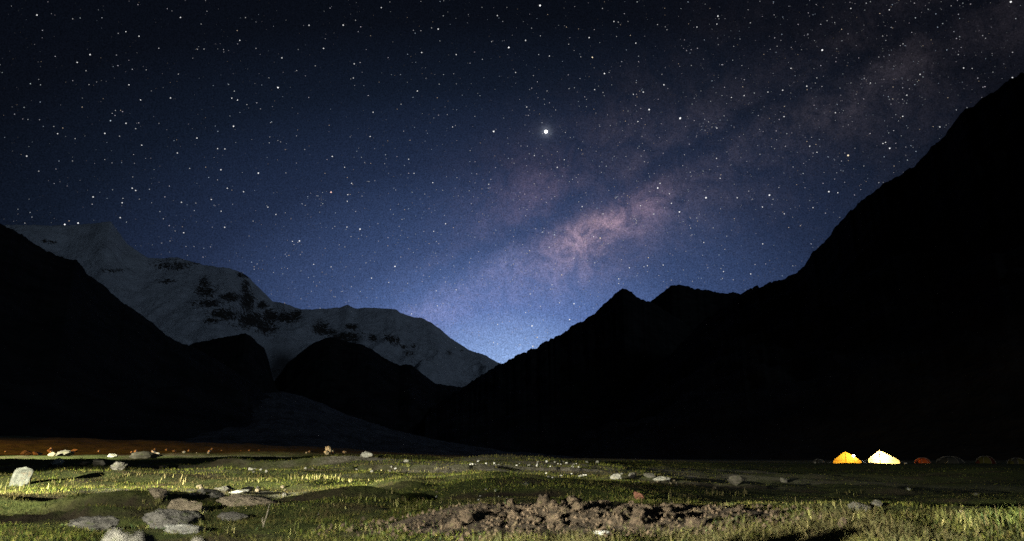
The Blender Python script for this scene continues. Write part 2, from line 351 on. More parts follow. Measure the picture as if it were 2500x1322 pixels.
def build_ground():
    azs = np.concatenate([np.radians(np.linspace(-46, 46, 640)), np.radians(np.linspace(46, 314, 72)[1:-1])])
    rs = np.concatenate([[0.02, 0.3, 0.6], np.geomspace(0.9, 150, 400), np.geomspace(150, 9000, 40)[1:]])
    R, Az = np.meshgrid(rs, azs, indexing='ij'); X = R * np.sin(Az); Y = R * np.cos(Az)
    Z = gz(X, Y) - G0
    Z = Z - 2.0 * sstep(600, 4000, R)
    n = fbm(X / 1.3, Y / 1.3, 4, 0.55, 77)
    bare_shade = np.zeros_like(X)
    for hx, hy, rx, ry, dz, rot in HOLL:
        if dz < -0.09: bare_shade = np.maximum(bare_shade, np.exp(-(((X - hx) / rx) ** 2 + ((Y - hy) / ry) ** 2) ** 1.5))
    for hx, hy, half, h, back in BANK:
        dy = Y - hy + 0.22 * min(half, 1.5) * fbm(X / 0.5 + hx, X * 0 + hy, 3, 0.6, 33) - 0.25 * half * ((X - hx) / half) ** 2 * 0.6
        bare_shade = np.maximum(bare_shade, np.exp(-((X - hx) / half) ** 4) * sstep(-0.10 - 0.01 * hy, -0.02, dy) * (1 - sstep(0.03 + 0.004 * hy, 0.07 + 0.006 * hy, dy)))
    bare_shade = np.clip(bare_shade * 0.9 + n * 0.8 * (bare_shade > 0.1), 0, 1)
    gravel = np.zeros_like(X)
    for px, py, rx, ry in GRAVEL:
        gx, gy = at(px, py); gravel = np.maximum(gravel, np.exp(-(((X - gx) / rx) ** 2 + ((Y - gy) / ry) ** 2)))
    gravel = np.maximum(gravel, sstep(60, 140, R) * 0.35)
    gravel = np.clip(gravel * (0.8 + n * 1.2), 0, 1)
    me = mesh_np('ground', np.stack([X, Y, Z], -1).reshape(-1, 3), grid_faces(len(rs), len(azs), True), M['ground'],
                 {'bare_shade': ('FLOAT', bare_shade.ravel()), 'gravel': ('FLOAT', gravel.ravel())})
    tag(link('ground', me), 'uneven turf meadow floor running out to the dark slopes', 'ground', kind='structure')
GRAVEL = [(880, 1121, 5.0, 1.4), (650, 1148, 2.0, 0.6), (1560, 1150, 3.0, 0.8), (560, 1200, 1.2, 0.8), (1280, 1136, 12, 6), (600, 1113, 9, 2.5), (1840, 1152, 4, 0.8), (1660, 1151, 3, 0.7)]
build_ground()

# ------------------------------------------------------------------ mountains
def project(X, Y, Z):
    z = Z - CAMZ; f = CP * Y + SP * z; v = -SP * Y + CP * z
    return PW / 2 + FPX * X / f, PH / 2 - FPX * v / f
def ridge(name, label, crest, depth, foot, footz, mat, seed, ncol=420, nrow=70, rough=2.0, amp=40.0, lam=300.0, p=1.12, back=1.0, attrs=None):
    cx = np.array([c[0] for c in crest], float); cy = np.array([c[1] for c in crest], float)
    px = np.linspace(cx[0], cx[-1], ncol); py = np.interp(px, cx, cy)
    py = py + rough * (fbm(px / 23.0, px * 0 + seed, 4, 0.6, seed) + 0.95 * fbm(px / 6.0, px * 0 + seed, 3, 0.6, seed + 5))
    dpx = np.array([c[0] for c in depth], float); dv = np.array([c[1] for c in depth], float)
    Dc = np.interp(px, dpx, dv) * (1 + 0.05 * fbm(px / 160.0, px * 0, 3, 0.5, seed + 9))
    Df = np.interp(px, [f[0] for f in foot], [f[1] for f in foot])
    rx, ry, rz = ray(px, py); ax = rx / ry; ez = rz / ry
    Zc = CAMZ + ez * Dc
    t = np.concatenate([np.linspace(0, 1, nrow), 1 + np.linspace(0, 1, nrow // 4)[1:]])
    T = t[:, None]
    Yf = Df + (Dc - Df) * np.minimum(T, 1)
    X = ax * Yf
    Z = footz + (Zc - footz) * np.minimum(T, 1) ** p
    wgt = np.clip(np.sin(np.pi * np.clip(T, 0, 1)), 0, 1) ** 0.6
    dispn = fbm(X / lam, Yf / lam, 6, 0.55, seed + 40)
    gul = -np.abs(fbm(X / (lam * 0.55), Yf / (lam * 1.6), 4, 0.5, seed + 60)) * 1.2
    Z = Z + amp * wgt * (dispn + gul)
    cap = CAMZ + (ez[None, :] - 0.0018 * (1 - np.minimum(T, 1)) - 0.0006) * Yf
    Z = np.where(T < 0.999, np.minimum(Z, cap), Z)
    bk = np.maximum(T - 1, 0); Yb = Yf + bk * back * (Dc - Df)
    X = ax * (Yf + bk * back * (Dc - Df) * 0.9)
    Z = Z - bk ** 1.15 * (Zc - footz) * 1.05 + np.where(T > 1, amp * dispn * np.minimum(bk * 3, 1) * 0.3 - 1, 0)
    V = np.stack([X, Yb, Z], -1).reshape(-1, 3)
    at_ = attrs(X, Yb, Z) if attrs else None
    o = link(name, mesh_np(name, V, grid_faces(len(t), ncol), mat, at_))
    return tag(o, label, 'mountain' if 'hill' not in name and 'fan' not in name else 'hill', kind='structure')

SNOW = [(-900, 700), (-500, 600), (-200, 560), (-60, 547), (20, 549), (120, 551), (190, 550), (230, 545), (270, 540), (285, 560), (310, 595), (345, 620), (362, 629),
        (395, 632), (430, 628), (470, 640), (500, 648), (560, 655), (590, 665), (605, 675), (640, 710), (665, 735), (690, 741), (705, 745), (720, 752),
        (735, 756), (790, 755), (832, 751), (848, 744), (864, 753), (900, 752), (968, 756), (976, 764), (1010, 775), (1030, 777), (1058, 791), (1075, 804),
        (1100, 826), (1125, 842), (1145, 855), (1185, 868), (1205, 880), (1222, 887), (1260, 902), (1330, 930), (1500, 1000), (1800, 1060)]
PATCH = [(425, 648, 62, 15), (285, 661, 42, 6), (402, 686, 26, 9), (497, 690, 14, 18), (507, 712, 26, 18), (489, 706, 14, 14), (600, 700, 12, 22), (597, 672, 20, 7),
         (604, 735, 16, 26), (546, 768, 34, 14), (612, 782, 34, 20), (648, 800, 26, 20), (503, 741, 44, 9), (517, 784, 20, 7), (700, 775, 26, 15), (660, 770, 18, 16), (722, 770, 15, 14),
         (780, 800, 20, 18), (800, 812, 24, 8), (845, 826, 40, 13), (858, 798, 14, 9), (910, 826, 13, 9), (958, 829, 20, 12), (970, 842, 12, 8), (988, 848, 14, 6), (998, 864, 16, 9),
         (1096, 862, 12, 8), (1128, 856, 6, 5), (110, 590, 14, 6), (125, 592, 18, 6), (1010, 845, 10, 7), (560, 725, 30, 10), (640, 745, 12, 10)]
def snow_attrs(X, Y, Z):
    u, v = project(X, Y, Z); rk = np.zeros_like(X) - 1.05
    for a, b, rx, ry in PATCH: rk = np.maximum(rk, -1.05 + 1.85 * np.exp(-0.5 * (((u - a) / rx) ** 2 + ((v - b) / ry) ** 2)))
    rk = rk + 0.62 * np.exp(-(((u - 610) / 130) ** 2 + ((v - 760) / 70) ** 2)) + 0.5 * np.exp(-(((u - 860) / 110) ** 2 + ((v - 815) / 35) ** 2))
    mor = np.exp(-(((u - 690) / 48) ** 2 + ((v - 905) / 55) ** 2)) * 1.2
    mor = np.maximum(mor, sstep(930, 1010, v))
    return {'rock': ('FLOAT', rk.ravel()), 'moraine': ('FLOAT', np.clip(mor, 0, 0.95).ravel())}
ridge('snow_mountain', 'long snow covered mountain ridge with dark rock outcrops at left', SNOW, [(-900, 6200), (0, 6600), (600, 7200), (1222, 8600), (1800, 9800)],
      [(-900, 3600), (1800, 4600)], 150.0, M['snow'], 5, 1000, 250, 1.6, 230.0, 900.0, 1.25, 0.8, snow_attrs)
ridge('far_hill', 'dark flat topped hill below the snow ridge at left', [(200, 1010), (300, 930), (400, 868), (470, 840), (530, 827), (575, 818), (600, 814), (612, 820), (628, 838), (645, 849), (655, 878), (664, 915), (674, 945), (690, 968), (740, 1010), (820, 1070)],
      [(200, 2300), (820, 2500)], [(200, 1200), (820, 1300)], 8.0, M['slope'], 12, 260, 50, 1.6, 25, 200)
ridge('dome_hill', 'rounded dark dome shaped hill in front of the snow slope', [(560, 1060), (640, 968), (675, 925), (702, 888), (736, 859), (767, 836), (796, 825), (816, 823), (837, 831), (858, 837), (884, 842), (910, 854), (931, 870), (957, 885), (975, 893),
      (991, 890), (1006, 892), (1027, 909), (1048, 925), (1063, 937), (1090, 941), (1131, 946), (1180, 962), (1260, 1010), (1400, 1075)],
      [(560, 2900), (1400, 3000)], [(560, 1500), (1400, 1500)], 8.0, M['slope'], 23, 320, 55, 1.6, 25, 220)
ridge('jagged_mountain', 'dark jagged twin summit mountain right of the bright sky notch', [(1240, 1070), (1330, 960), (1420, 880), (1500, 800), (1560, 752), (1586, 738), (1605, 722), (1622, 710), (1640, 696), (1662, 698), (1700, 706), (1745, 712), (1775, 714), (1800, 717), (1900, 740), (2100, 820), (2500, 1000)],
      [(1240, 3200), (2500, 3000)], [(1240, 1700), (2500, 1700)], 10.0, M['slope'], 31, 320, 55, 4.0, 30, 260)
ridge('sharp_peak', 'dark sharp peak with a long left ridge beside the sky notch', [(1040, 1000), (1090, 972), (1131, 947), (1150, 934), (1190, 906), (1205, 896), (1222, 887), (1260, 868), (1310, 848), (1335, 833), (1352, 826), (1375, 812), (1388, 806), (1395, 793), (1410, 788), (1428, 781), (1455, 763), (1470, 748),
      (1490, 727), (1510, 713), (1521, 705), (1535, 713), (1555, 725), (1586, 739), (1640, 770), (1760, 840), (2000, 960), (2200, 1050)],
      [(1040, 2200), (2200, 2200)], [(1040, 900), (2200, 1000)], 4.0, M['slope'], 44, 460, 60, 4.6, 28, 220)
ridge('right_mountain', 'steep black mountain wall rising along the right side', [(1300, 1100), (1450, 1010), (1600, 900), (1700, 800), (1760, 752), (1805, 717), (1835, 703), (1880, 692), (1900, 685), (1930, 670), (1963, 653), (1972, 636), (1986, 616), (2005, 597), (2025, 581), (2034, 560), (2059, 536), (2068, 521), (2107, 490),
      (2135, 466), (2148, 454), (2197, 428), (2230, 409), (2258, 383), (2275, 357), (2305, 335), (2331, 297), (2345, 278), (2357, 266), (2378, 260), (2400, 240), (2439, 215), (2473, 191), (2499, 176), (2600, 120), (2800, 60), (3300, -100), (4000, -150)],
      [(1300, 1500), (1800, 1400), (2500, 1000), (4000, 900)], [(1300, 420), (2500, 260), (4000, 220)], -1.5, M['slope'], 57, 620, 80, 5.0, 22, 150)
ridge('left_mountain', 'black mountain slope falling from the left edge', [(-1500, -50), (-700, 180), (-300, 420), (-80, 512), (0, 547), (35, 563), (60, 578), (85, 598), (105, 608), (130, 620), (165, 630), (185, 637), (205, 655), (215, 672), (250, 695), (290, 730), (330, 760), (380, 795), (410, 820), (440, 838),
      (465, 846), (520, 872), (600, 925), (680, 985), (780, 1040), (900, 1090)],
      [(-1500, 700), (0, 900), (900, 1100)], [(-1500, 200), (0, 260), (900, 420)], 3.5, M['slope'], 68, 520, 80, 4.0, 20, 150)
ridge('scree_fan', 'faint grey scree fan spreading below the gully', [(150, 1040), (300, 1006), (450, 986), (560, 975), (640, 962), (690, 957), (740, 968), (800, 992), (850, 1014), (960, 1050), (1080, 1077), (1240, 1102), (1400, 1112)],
      [(150, 1050), (690, 1150), (1400, 900)], [(150, 240), (1400, 330)], 0.5, M['scree'], 71, 260, 50, 1.5, 5, 60)

# ------------------------------------------------------------------ rocks
def rock_mesh(name, mat, seed, sub=4, cuts=11, flat=1.0, rough=0.12, sharp=0.66):
    r_ = random.Random(seed); bm = bmesh.new(); bmesh.ops.create_icosphere(bm, subdivisions=sub, radius=1.0)
    V = np.array([v.co for v in bm.verts]); N0 = V.copy()
    def q3(k, o, sd): return fbm(N0[:, 0] * k + N0[:, 2] * k * 0.7 + seed, N0[:, 1] * k - N0[:, 2] * k * 0.8, o, 0.6, seed + sd)
    V = V * (1 + 0.35 * q3(1.3, 3, 1))[:, None]
    for _ in range(cuts):
        n = np.array(Vector((r_.gauss(0, 1), r_.gauss(0, 1), r_.gauss(0, 0.9))).normalized()); d = r_.uniform(sharp - 0.2, sharp + 0.2)
        s_ = V @ n; V = V - 0.96 * np.maximum(s_ - d, 0)[:, None] * n
    V = V * (1 + rough * 1.5 * q3(2.6, 3, 2) + rough * 0.8 * q3(7.0, 3, 3))[:, None]
    V[:, 2] *= flat
    lo, hi = V.min(0), V.max(0); V = (V - (lo + hi) / 2) / (hi - lo)       # unit box
    V[:, 2] += 0.5
    for v, c in zip(bm.verts, V): v.co = c
    me = bpy.data.meshes.new(name); bm.to_mesh(me); bm.free()
    for p in me.polygons: p.use_smooth = True
    me.materials.append(M[mat]); return me
def place_rock(px, pb, wpx, hpx, mat, label, name='rock', seed=None, group=None, rz=None, tilt=0.0, cat='rock', deep=1.0, sink=0.22, sub=4, dist=None, me=None, cuts=11, rough=0.12):
    seed = seed if seed is not None else int(px * 7 + pb)
    r_ = random.Random(seed)
    if dist: 
        x0, y0, _ = ray(px, pb); x, y = x0 / y0 * dist, dist
    else: x, y = at(px, pb)
    k = y * CP / FPX
    wx = wpx * k; hz = hpx * k / (1 - sink) * 1.05; dy = wx * deep * r_.uniform(0.6, 0.95)
    o = link(name, me or rock_mesh(name, mat, seed, sub, cuts, 1.0, rough))
    o.location = (x, y + dy * 0.42, G(x, y + dy * 0.42 if dy < 0.6 else y + 0.25) - sink * hz)
    o.rotation_euler = (0, tilt, rz if rz is not None else r_.uniform(-0.35, 0.35)); o.scale = (wx, dy, hz)
    return tag(o, label, cat, group)

ROCKS = [
 (18, 1189, 52, 50, 'mottled', 'tall pale speckled boulder leaning at the far left edge of the meadow', dict(tilt=0.5, deep=0.7, rough=0.10, cuts=5, seed=421)),
 (135, 1136, 26, 15, 'pale', 'pale rounded rock on the dark hummock, right of the leaning boulder', {}),
 (124, 1137, 12, 7, 'pale', 'small pale stone touching the rounded rock on the dark hummock', {}),
 (235, 1139, 46, 15, 'granite', 'long grey rock with a pale crest on the dark left hummock', {}),
 (200, 1138, 24, 7, 'granite', 'low flat grey stone left of the long crested rock', {}),
 (283, 1148, 44, 20, 'granite', 'grey humped rock casting a dark shadow, right of the long crested rock', {}),
 (303, 1142, 16, 6, 'granite', 'small flat stone at the right foot of the grey humped rock', {}),
 (60, 1110, 30, 10, 'dark', 'dark low boulder near the red lit band at far left', dict(sink=0.25)),
 (145, 1114, 52, 15, 'dark', 'dark broad boulder silhouetted against the red lit band', dict(sink=0.25)),
 (122, 1114, 22, 10, 'tan', 'tan stone leaning on the left of the dark broad boulder', {}),
 (84, 1111, 22, 8, 'tan', 'tan stone between the two dark boulders near the red lit band', {}),
 (350, 1120, 80, 16, 'dark', 'wide black hummock shaped boulder in front of the green lit strip', dict(sink=0.3, deep=0.5)),
 (372, 1110, 14, 9, 'white', 'pale upright stone on the edge of the red lit band', {}),
 (384, 1111, 9, 6, 'white', 'small cream stone right of the pale upright stone', {}),
 (180, 1104, 17, 7, 'tan', 'orange lit angular stone in the red lit band', {}),
 (271, 1117, 26, 8, 'pale', 'whitish flat stone left of the black hummock boulder', {}),
 (395, 1145, 24, 8, 'tan', 'tan flat slab on the dark ground behind the mossy hump', {}),
 (372, 1232, 46, 21, 'tan', 'blunt pale stone with a grass tuft against it', dict(rough=0.07)),
 (440, 1248, 130, 26, 'tan', 'broad flat tan slab beside the tufted blunt stone', dict(rough=0.2, deep=0.55, sink=0.42)),
 (592, 1236, 150, 26, 'tan', 'long low tan slab ending at the dark hollow', dict(rough=0.2, deep=0.5, sink=0.4, rz=0.05)),
 (540, 1202, 46, 13, 'granite', 'grey wedge rock at the back of the slab outcrop', {}),
 (492, 1205, 52, 11, 'granite', 'thin grey ledge left of the wedge rock in the slab outcrop', {}),
 (575, 1209, 56, 10, 'pale', 'pale flat ledge right of the wedge rock in the slab outcrop', {}),
 (520, 1218, 48, 14, 'granite', 'grey block in the middle of the slab outcrop', {}),
 (468, 1214, 16, 9, 'pale', 'small pale cobble on the left of the slab outcrop', {}),
 (600, 1197, 30, 7, 'granite', 'small grey ledge at the upper right of the slab outcrop', {}),
 (215, 1294, 150, 28, 'granite', 'low grey slab in the dark lower left corner', dict(rough=0.2, deep=0.5, sink=0.42)),
 (405, 1290, 140, 40, 'granite', 'large rough grey slab in the left foreground', dict(rough=0.2, deep=0.6, sink=0.34)),
 (440, 1304, 110, 20, 'pale', 'pale lower step of the rough foreground slab', dict(rough=0.2, deep=0.4, sink=0.42)),
 (560, 1272, 80, 18, 'granite', 'bluish grey rock beside the forked twig', dict(deep=0.6)),
 (803, 1110, 27, 20, 'tan', 'large orange lit boulder at the far edge of the meadow', {}),
 (797, 1111, 17, 10, 'tan', 'smaller orange lit stone in front of the large orange boulder', {}),
 (840, 1107, 12, 5, 'tan', 'small orange lit stone right of the orange boulder', {}),
 (895, 1117, 28, 12, 'pale', 'pale angular rock on the far gravel bar', {}),
 (884, 1116, 14, 7, 'granite', 'grey stone left of the angular rock on the far gravel bar', {}),
 (928, 1118, 12, 6, 'granite', 'grey stone right of the angular rock on the far gravel bar', {}),
 (991, 1129, 13, 6, 'pale', 'lone pale stone beyond the dark shadow strip', {}),
 (965, 1151, 7, 5, 'white', 'small bright white stone on the yellow lit strip', {}),
 (1433, 1131, 8, 5, 'pale', 'left stone of three pale stones on the far dark flat', {}),
 (1458, 1132, 10, 6, 'pale', 'middle stone of three pale stones on the far dark flat', {}),
 (1479, 1132, 9, 5, 'granite', 'dimmest right stone of three stones on the far dark flat', {}),
 (1505, 1171, 30, 13, 'pale', 'grey pyramid shaped rock casting a shadow to its right', {}),
 (1518, 1160, 8, 5, 'pale', 'tiny pale stone behind the pyramid shaped rock', {}),
 (1545, 1170, 21, 10, 'granite', 'grey rock with a black shadow between the pyramid rock and long rocks', {}),
 (1587, 1170, 32, 10, 'granite', 'grey wedge rock at the left of the long low rocks', {}),
 (1616, 1175, 46, 9, 'pale', 'long low knobbly rock on the right meadow', dict(deep=0.5)),
 (1636, 1185, 11, 6, 'tan', 'cream coloured cobble in front of the long knobbly rock', {}),
 (1745, 1194, 9, 5, 'tan', 'yellowish cobble in the dark grass before the dim boulder', {}),
 (1805, 1188, 46, 19, 'dark', 'big dim brown boulder in the dark right meadow', dict(rough=0.08)),
 (1285, 1187, 22, 8, 'granite', 'flat grey stone lying in the middle of the meadow', {}),
 (1561, 1221, 25, 18, 'red', 'red brown pyramid stone standing behind the dirt clods', dict(cuts=9, rough=0.04)),
 (1470, 1312, 44, 13, 'white', 'oblong bright white stone in front of the dirt clods', dict(rough=0.05, sink=0.1, deep=0.6)),
 (1790, 1237, 8, 6, 'tan', 'yellow pale pebble in the right grass', {}),
 (1918, 1180, 22, 12, 'granite', 'dim grey rock in the dark ground below the yellow tent', {}),
 (2221, 1199, 11, 6, 'white', 'small white stone on the dark ground right of the tents', {}),
 (2385, 1210, 11, 5, 'granite', 'dim pale stone near the right edge on dark ground', {}),
 (2105, 1250, 50, 19, 'granite', 'flat rounded grey boulder at the edge of the long grass', dict(rough=0.07)),
 (2146, 1243, 26, 19, 'granite', 'round grey rock behind the flat boulder at the long grass', dict(rough=0.07)),
 (2355, 1258, 22, 11, 'tan', 'blurred tan stone half hidden in the right long grass', {}),
 (2062, 1296, 22, 28, 'clod', 'dark brown dirt lump standing in the right long grass', {}),
 (1210, 1203, 6, 4, 'white', 'white pebble in the middle meadow beyond the dirt clods', {}),
 (777, 1260, 4, 6, 'white', 'tiny white pebble in the lit grass right of the forked twig', {}),
]
for (px, pb, wp, hp, mt, lab, kw) in ROCKS: place_rock(px, pb, wp, hp, mt, lab, **kw)
place_rock(255, 1550, 175, 280, 'granite', 'blurred pale rock close to the camera in the lower left corner', dist=1.5, deep=1.0, rough=0.06, sink=0.06, rz=0.5, cuts=3)
place_rock(440, 1512, 150, 218, 'dark', 'small blurred rock at the bottom edge right of the larger blurred rock', dist=1.7, deep=0.9, rough=0.10, sink=0.06, cuts=0)
# countable cobbles that look alike, by spot
POOL = {k: [rock_mesh('cobble', k, 900 + i + len(k), 2, 8) for i in range(4)] for k in ('pale', 'white', 'tan', 'granite')}
def scatter(n, x0, x1, y0, y1, w0, w1, mats, label, group, seed):
    r_ = random.Random(seed)
    for i in range(n):
        px = r_.uniform(x0, x1); pb = r_.uniform(y0, y1); wp = r_.uniform(w0, w1); k = r_.choice(mats)
        place_rock(px, pb, wp, wp * r_.uniform(0.45, 0.75), k, label, 'cobble', int(px * 3 + pb * 11 + i), group, cat='stone', me=r_.choice(POOL[k]))
scatter(34, 1130, 1420, 1129, 1143, 3, 7, ('white', 'pale'), 'small pale cobble scattered on the far middle gravel flat', 'cobbles on the far gravel flat', 5)
scatter(18, 0, 640, 1098, 1110, 4, 11, ('tan', 'pale', 'white'), 'small stone on the lit edge of the red band at left', 'stones along the red lit edge', 6)
scatter(7, 420, 1000, 1100, 1112, 3, 7, ('tan',), 'small orange lit stone inside the far red band', 'stones in the red lit band', 7)
scatter(9, 1320, 1450, 1157, 1168, 5, 9, ('white', 'pale'), 'small white stone on the green rise left of the pyramid rock', 'white stones on the green rise', 8)
scatter(12, 560, 1000, 1140, 1156, 4, 9, ('pale', 'granite'), 'small pale stone on the gravel streak by the pale stalk row', 'stones on the gravel streak', 9)
scatter(12, 1500, 1660, 1176, 1190, 4, 8, ('tan', 'granite'), 'small dim stone in the grass before the long knobbly rock', 'dim stones in the right meadow', 10)
scatter(14, 480, 700, 1190, 1215, 6, 16, ('tan', 'granite'), 'small broken stone among the slab outcrop', 'broken stones of the slab outcrop', 12)
scatter(10, 1000, 1250, 1195, 1225, 3, 6, ('white', 'tan'), 'tiny pale pebble among the pale stalks in mid meadow', 'pebbles among the pale stalks', 13)

# ------------------------------------------------------------------ dirt mound of clods
MX, MY = at(1430, 1290); MY += 0.30
mound = empty('dirt_mound', (MX, MY, G(MX, MY)))
tag(mound, 'heap of crumbly brown dirt clods in the centre foreground', 'dirt heap')
def mound_h(x, y):
    q = (x / (1.02 + 0.25 * (x > 0))) ** 2 + (y / 0.62) ** 2
    pk = 0.035 * np.exp(-q * 1.3) + 0.03 * np.exp(-((x - 0.05) / 0.33) ** 2 - ((y - 0.15) / 0.35) ** 2)
    return pk * (1 + 0.9 * fbm(x / 0.22 + 3, y / 0.22, 4, 0.55, 91)) + 0.035 * fbm(x / 0.09, y / 0.09, 4, 0.62, 92) * np.exp(-q)
def build_mound():
    xs = np.linspace(-1.5, 1.75, 170); ys = np.linspace(-0.85, 0.95, 110); Y, X = np.meshgrid(ys, xs, indexing='ij')
    q = (X / 1.3) ** 2 + (Y / 0.75) ** 2
    Z = mound_h(X, Y) + (gz(X + MX, Y + MY) - G0) - mound.location.z + 0.012 - 0.06 * sstep(0.7, 1.25, q)
    o = link('heap', mesh_np('heap', np.stack([X, Y, Z], -1).reshape(-1, 3), grid_faces(110, 170), M['heap']), mound)
    protos = [rock_mesh('clod', 'clod', 300 + i, 3, 5, 1.0, 0.42, 0.8) for i in range(10)]
    r_ = random.Random(4)
    n = 0
    while n < 300:
        x = r_.gauss(0.05, 0.50); y = r_.gauss(-0.02, 0.30)
        if (x / 1.45) ** 2 + (y / 0.75) ** 2 > 1: continue
        s = min(0.11, 0.017 * math.exp(r_.gauss(0.6, 0.62)))
        c = link('clod', protos[n % 10], mound); h = s * r_.uniform(0.6, 0.95)
        z = float(mound_h(np.array([x]), np.array([y]))[0]) + G(MX + x, MY + y) - mound.location.z
        c.location = (x, y, z - 0.12 * h); c.scale = (s * r_.uniform(0.9, 1.7), s, h); c.rotation_euler = (r_.uniform(-.4, .4), r_.uniform(-.4, .4), r_.uniform(0, 6.3)); n += 1
    # crumbs
    V = []; F = []
    tet = np.array([(1, 0, -.4), (-.6, .8, -.4), (-.5, -.9, -.4), (0.1, 0, .9), (.6, .5, .2)])
    q_ = np.random.default_rng(8); cx_ = q_.normal(0.08, 0.62, 6000); cy_ = q_.normal(-0.02, 0.34, 6000); kk = (cx_ / 1.7) ** 2 + (cy_ / 0.9) ** 2 < 1
    cx_, cy_ = cx_[kk], cy_[kk]; cz_ = np.maximum(mound_h(cx_, cy_), 0) + gz(MX + cx_, MY + cy_) - G0 - mound.location.z
    for x, y, z in zip(cx_, cy_, cz_):
        s = 0.004 + 0.018 * r_.random() ** 2
        a = r_.uniform(0, 6.3); ca, sa = math.cos(a), math.sin(a); b = len(V)
        for t_ in tet * s: V.append((x + t_[0] * ca - t_[1] * sa, y + t_[0] * sa + t_[1] * ca, z + 0.4 * s + t_[2]))
        F += [(b, b + 1, b + 3), (b + 1, b + 2, b + 3), (b + 2, b, b + 4), (b, b + 3, b + 4), (b + 2, b + 4, b + 3)]
    cr = link('crumbs', mesh_np('crumbs', V, F, M['clod'], smooth=False), mound); cr['kind'] = 'stuff'
build_mound()

# ------------------------------------------------------------------ grass
TURF_PAL = np.array([(0.082, 0.105, 0.020), (0.13, 0.14, 0.030), (0.18, 0.165, 0.045), (0.055, 0.078, 0.020), (0.14, 0.11, 0.045)])
LONG_PAL = np.array([(0.175, 0.20, 0.055), (0.125, 0.17, 0.055), (0.23, 0.225, 0.08), (0.085, 0.135, 0.055), (0.18, 0.15, 0.07)])
STALK_PAL = np.array([(0.25, 0.24, 0.09), (0.30, 0.26, 0.12), (0.20, 0.21, 0.07)])
def excluded(x, y):
    return _excl(x, y) | bankface(x, y)
def bankface(x, y):
    ex = np.zeros(len(x), bool)
    for hx, hy, half, h, back in BANK:
        dy = y - hy + 0.22 * min(half, 1.5) * fbm(x / 0.5 + hx, x * 0 + hy, 3, 0.6, 33) - 0.25 * half * ((x - hx) / half) ** 2 * 0.6
        ex |= (np.abs(x - hx) < half * 0.95) & (dy > -0.08 - 0.006 * hy) & (dy < 0.05 + 0.006 * hy)
    return ex
def _excl(x, y):
    q = ((x - MX - 0.1) / 1.15) ** 2 + ((y - MY) / 0.55) ** 2
    ex = q < 1 + 0.5 * fbm(x / 0.2, y / 0.2, 3, 0.5, 5)
    for hx, hy, rx, ry, dz, rot in HOLL:
        if dz < -0.09: ex |= ((x - hx) / rx) ** 2 + ((y - hy) / ry) ** 2 < 0.20 + 0.6 * fbm(x / 0.3, y / 0.3, 3, 0.5, 15)
    return ex
def blades(name, x, y, h, wid, lean, pal, weights, mat, label, segs=1, seed=0, tintnoise=0.25):
    r_ = np.random.default_rng(seed); n = len(x); z = gz(x, y) - G0 - 0.004
    a = r_.uniform(0, 2 * np.pi, n); la = r_.uniform(0, 2 * np.pi, n); ll = lean * h * np.abs(r_.normal(0, 1, n))
    ca, sa = np.cos(a) * wid / 2, np.sin(a) * wid / 2
    base = np.stack([x, y, z], -1)
    levels = segs; rows = []
    for k in range(levels):
        f = k / levels; ww = 1 - 0.75 * f
        cx = x + np.cos(la) * ll * f ** 1.8; cy = y + np.sin(la) * ll * f ** 1.8; cz = z + h * (f - 0.12 * f * f)
        rows.append(np.stack([cx - ca * ww, cy - sa * ww, cz], -1)); rows.append(np.stack([cx + ca * ww, cy + sa * ww, cz], -1))
    tip = np.stack([x + np.cos(la) * ll, y + np.sin(la) * ll, z + h * 0.9], -1)
    V = np.stack(rows + [tip], 1); k = 2 * levels + 1
    tris = []
    for j in range(levels - 1): tris += [(2 * j, 2 * j + 1, 2 * j + 3), (2 * j, 2 * j + 3, 2 * j + 2)]
    tris.append((2 * levels - 2, 2 * levels - 1, 2 * levels))
    F = (np.arange(n)[:, None, None] * k + np.array(tris)[None]).reshape(-1, 3)
    pi = r_.choice(len(pal), n, p=weights)
    patch = 1 + 1.15 * fbm(x / 1.1, y / 0.9, 4, 0.55, seed + 3)
    col = pal[pi] * (1 + tintnoise * r_.normal(0, 1, (n, 1))) * patch[:, None]
    brown = np.clip(fbm(x / 1.7 + 9, y / 1.2, 3, 0.5, seed + 13) * 2.2 - 0.1, 0, 0.75)[:, None]
    col = col * (1 - brown) + brown * np.array([0.085, 0.066, 0.036]) * (1 + 0.2 * r_.normal(0, 1, (n, 1)))
    col = np.clip(col, 0.008, 0.6)
    tint = np.concatenate([np.repeat(col, k, axis=0), np.ones((n * k, 1))], 1)
    o = link(name, mesh_np(name, V.reshape(-1, 3), F, M[mat], {'tint': ('FLOAT_COLOR', tint)}, smooth=False))
    return tag(o, label, 'grass', kind='stuff')
def polar(n, r0, r1, a0=-44, a1=44, pw=1.0, seed=0):
    r_ = np.random.default_rng(seed); R = r0 * (r1 / r0) ** (r_.uniform(0, 1, n) ** pw); A_ = np.radians(r_.uniform(a0, a1, n))
    return R * np.sin(A_), R * np.cos(A_), R
x, y, R = polar(330000, 2.0, 48, seed=1, pw=0.85)
ok = ~excluded(x, y) & (fbm(x / 0.5, y / 0.5, 4, 0.55, 51) + 0.55 > 0); x, y, R = x[ok], y[ok], R[ok]
side = sstep(0.16, 0.34, x / y) * sstep(5.5, 7.0, R)          # closely cropped beyond the right terrace
ok = rng.uniform(0, 1, len(x)) > 0.6 * side; x, y, R, side = x[ok], y[ok], R[ok], side[ok]
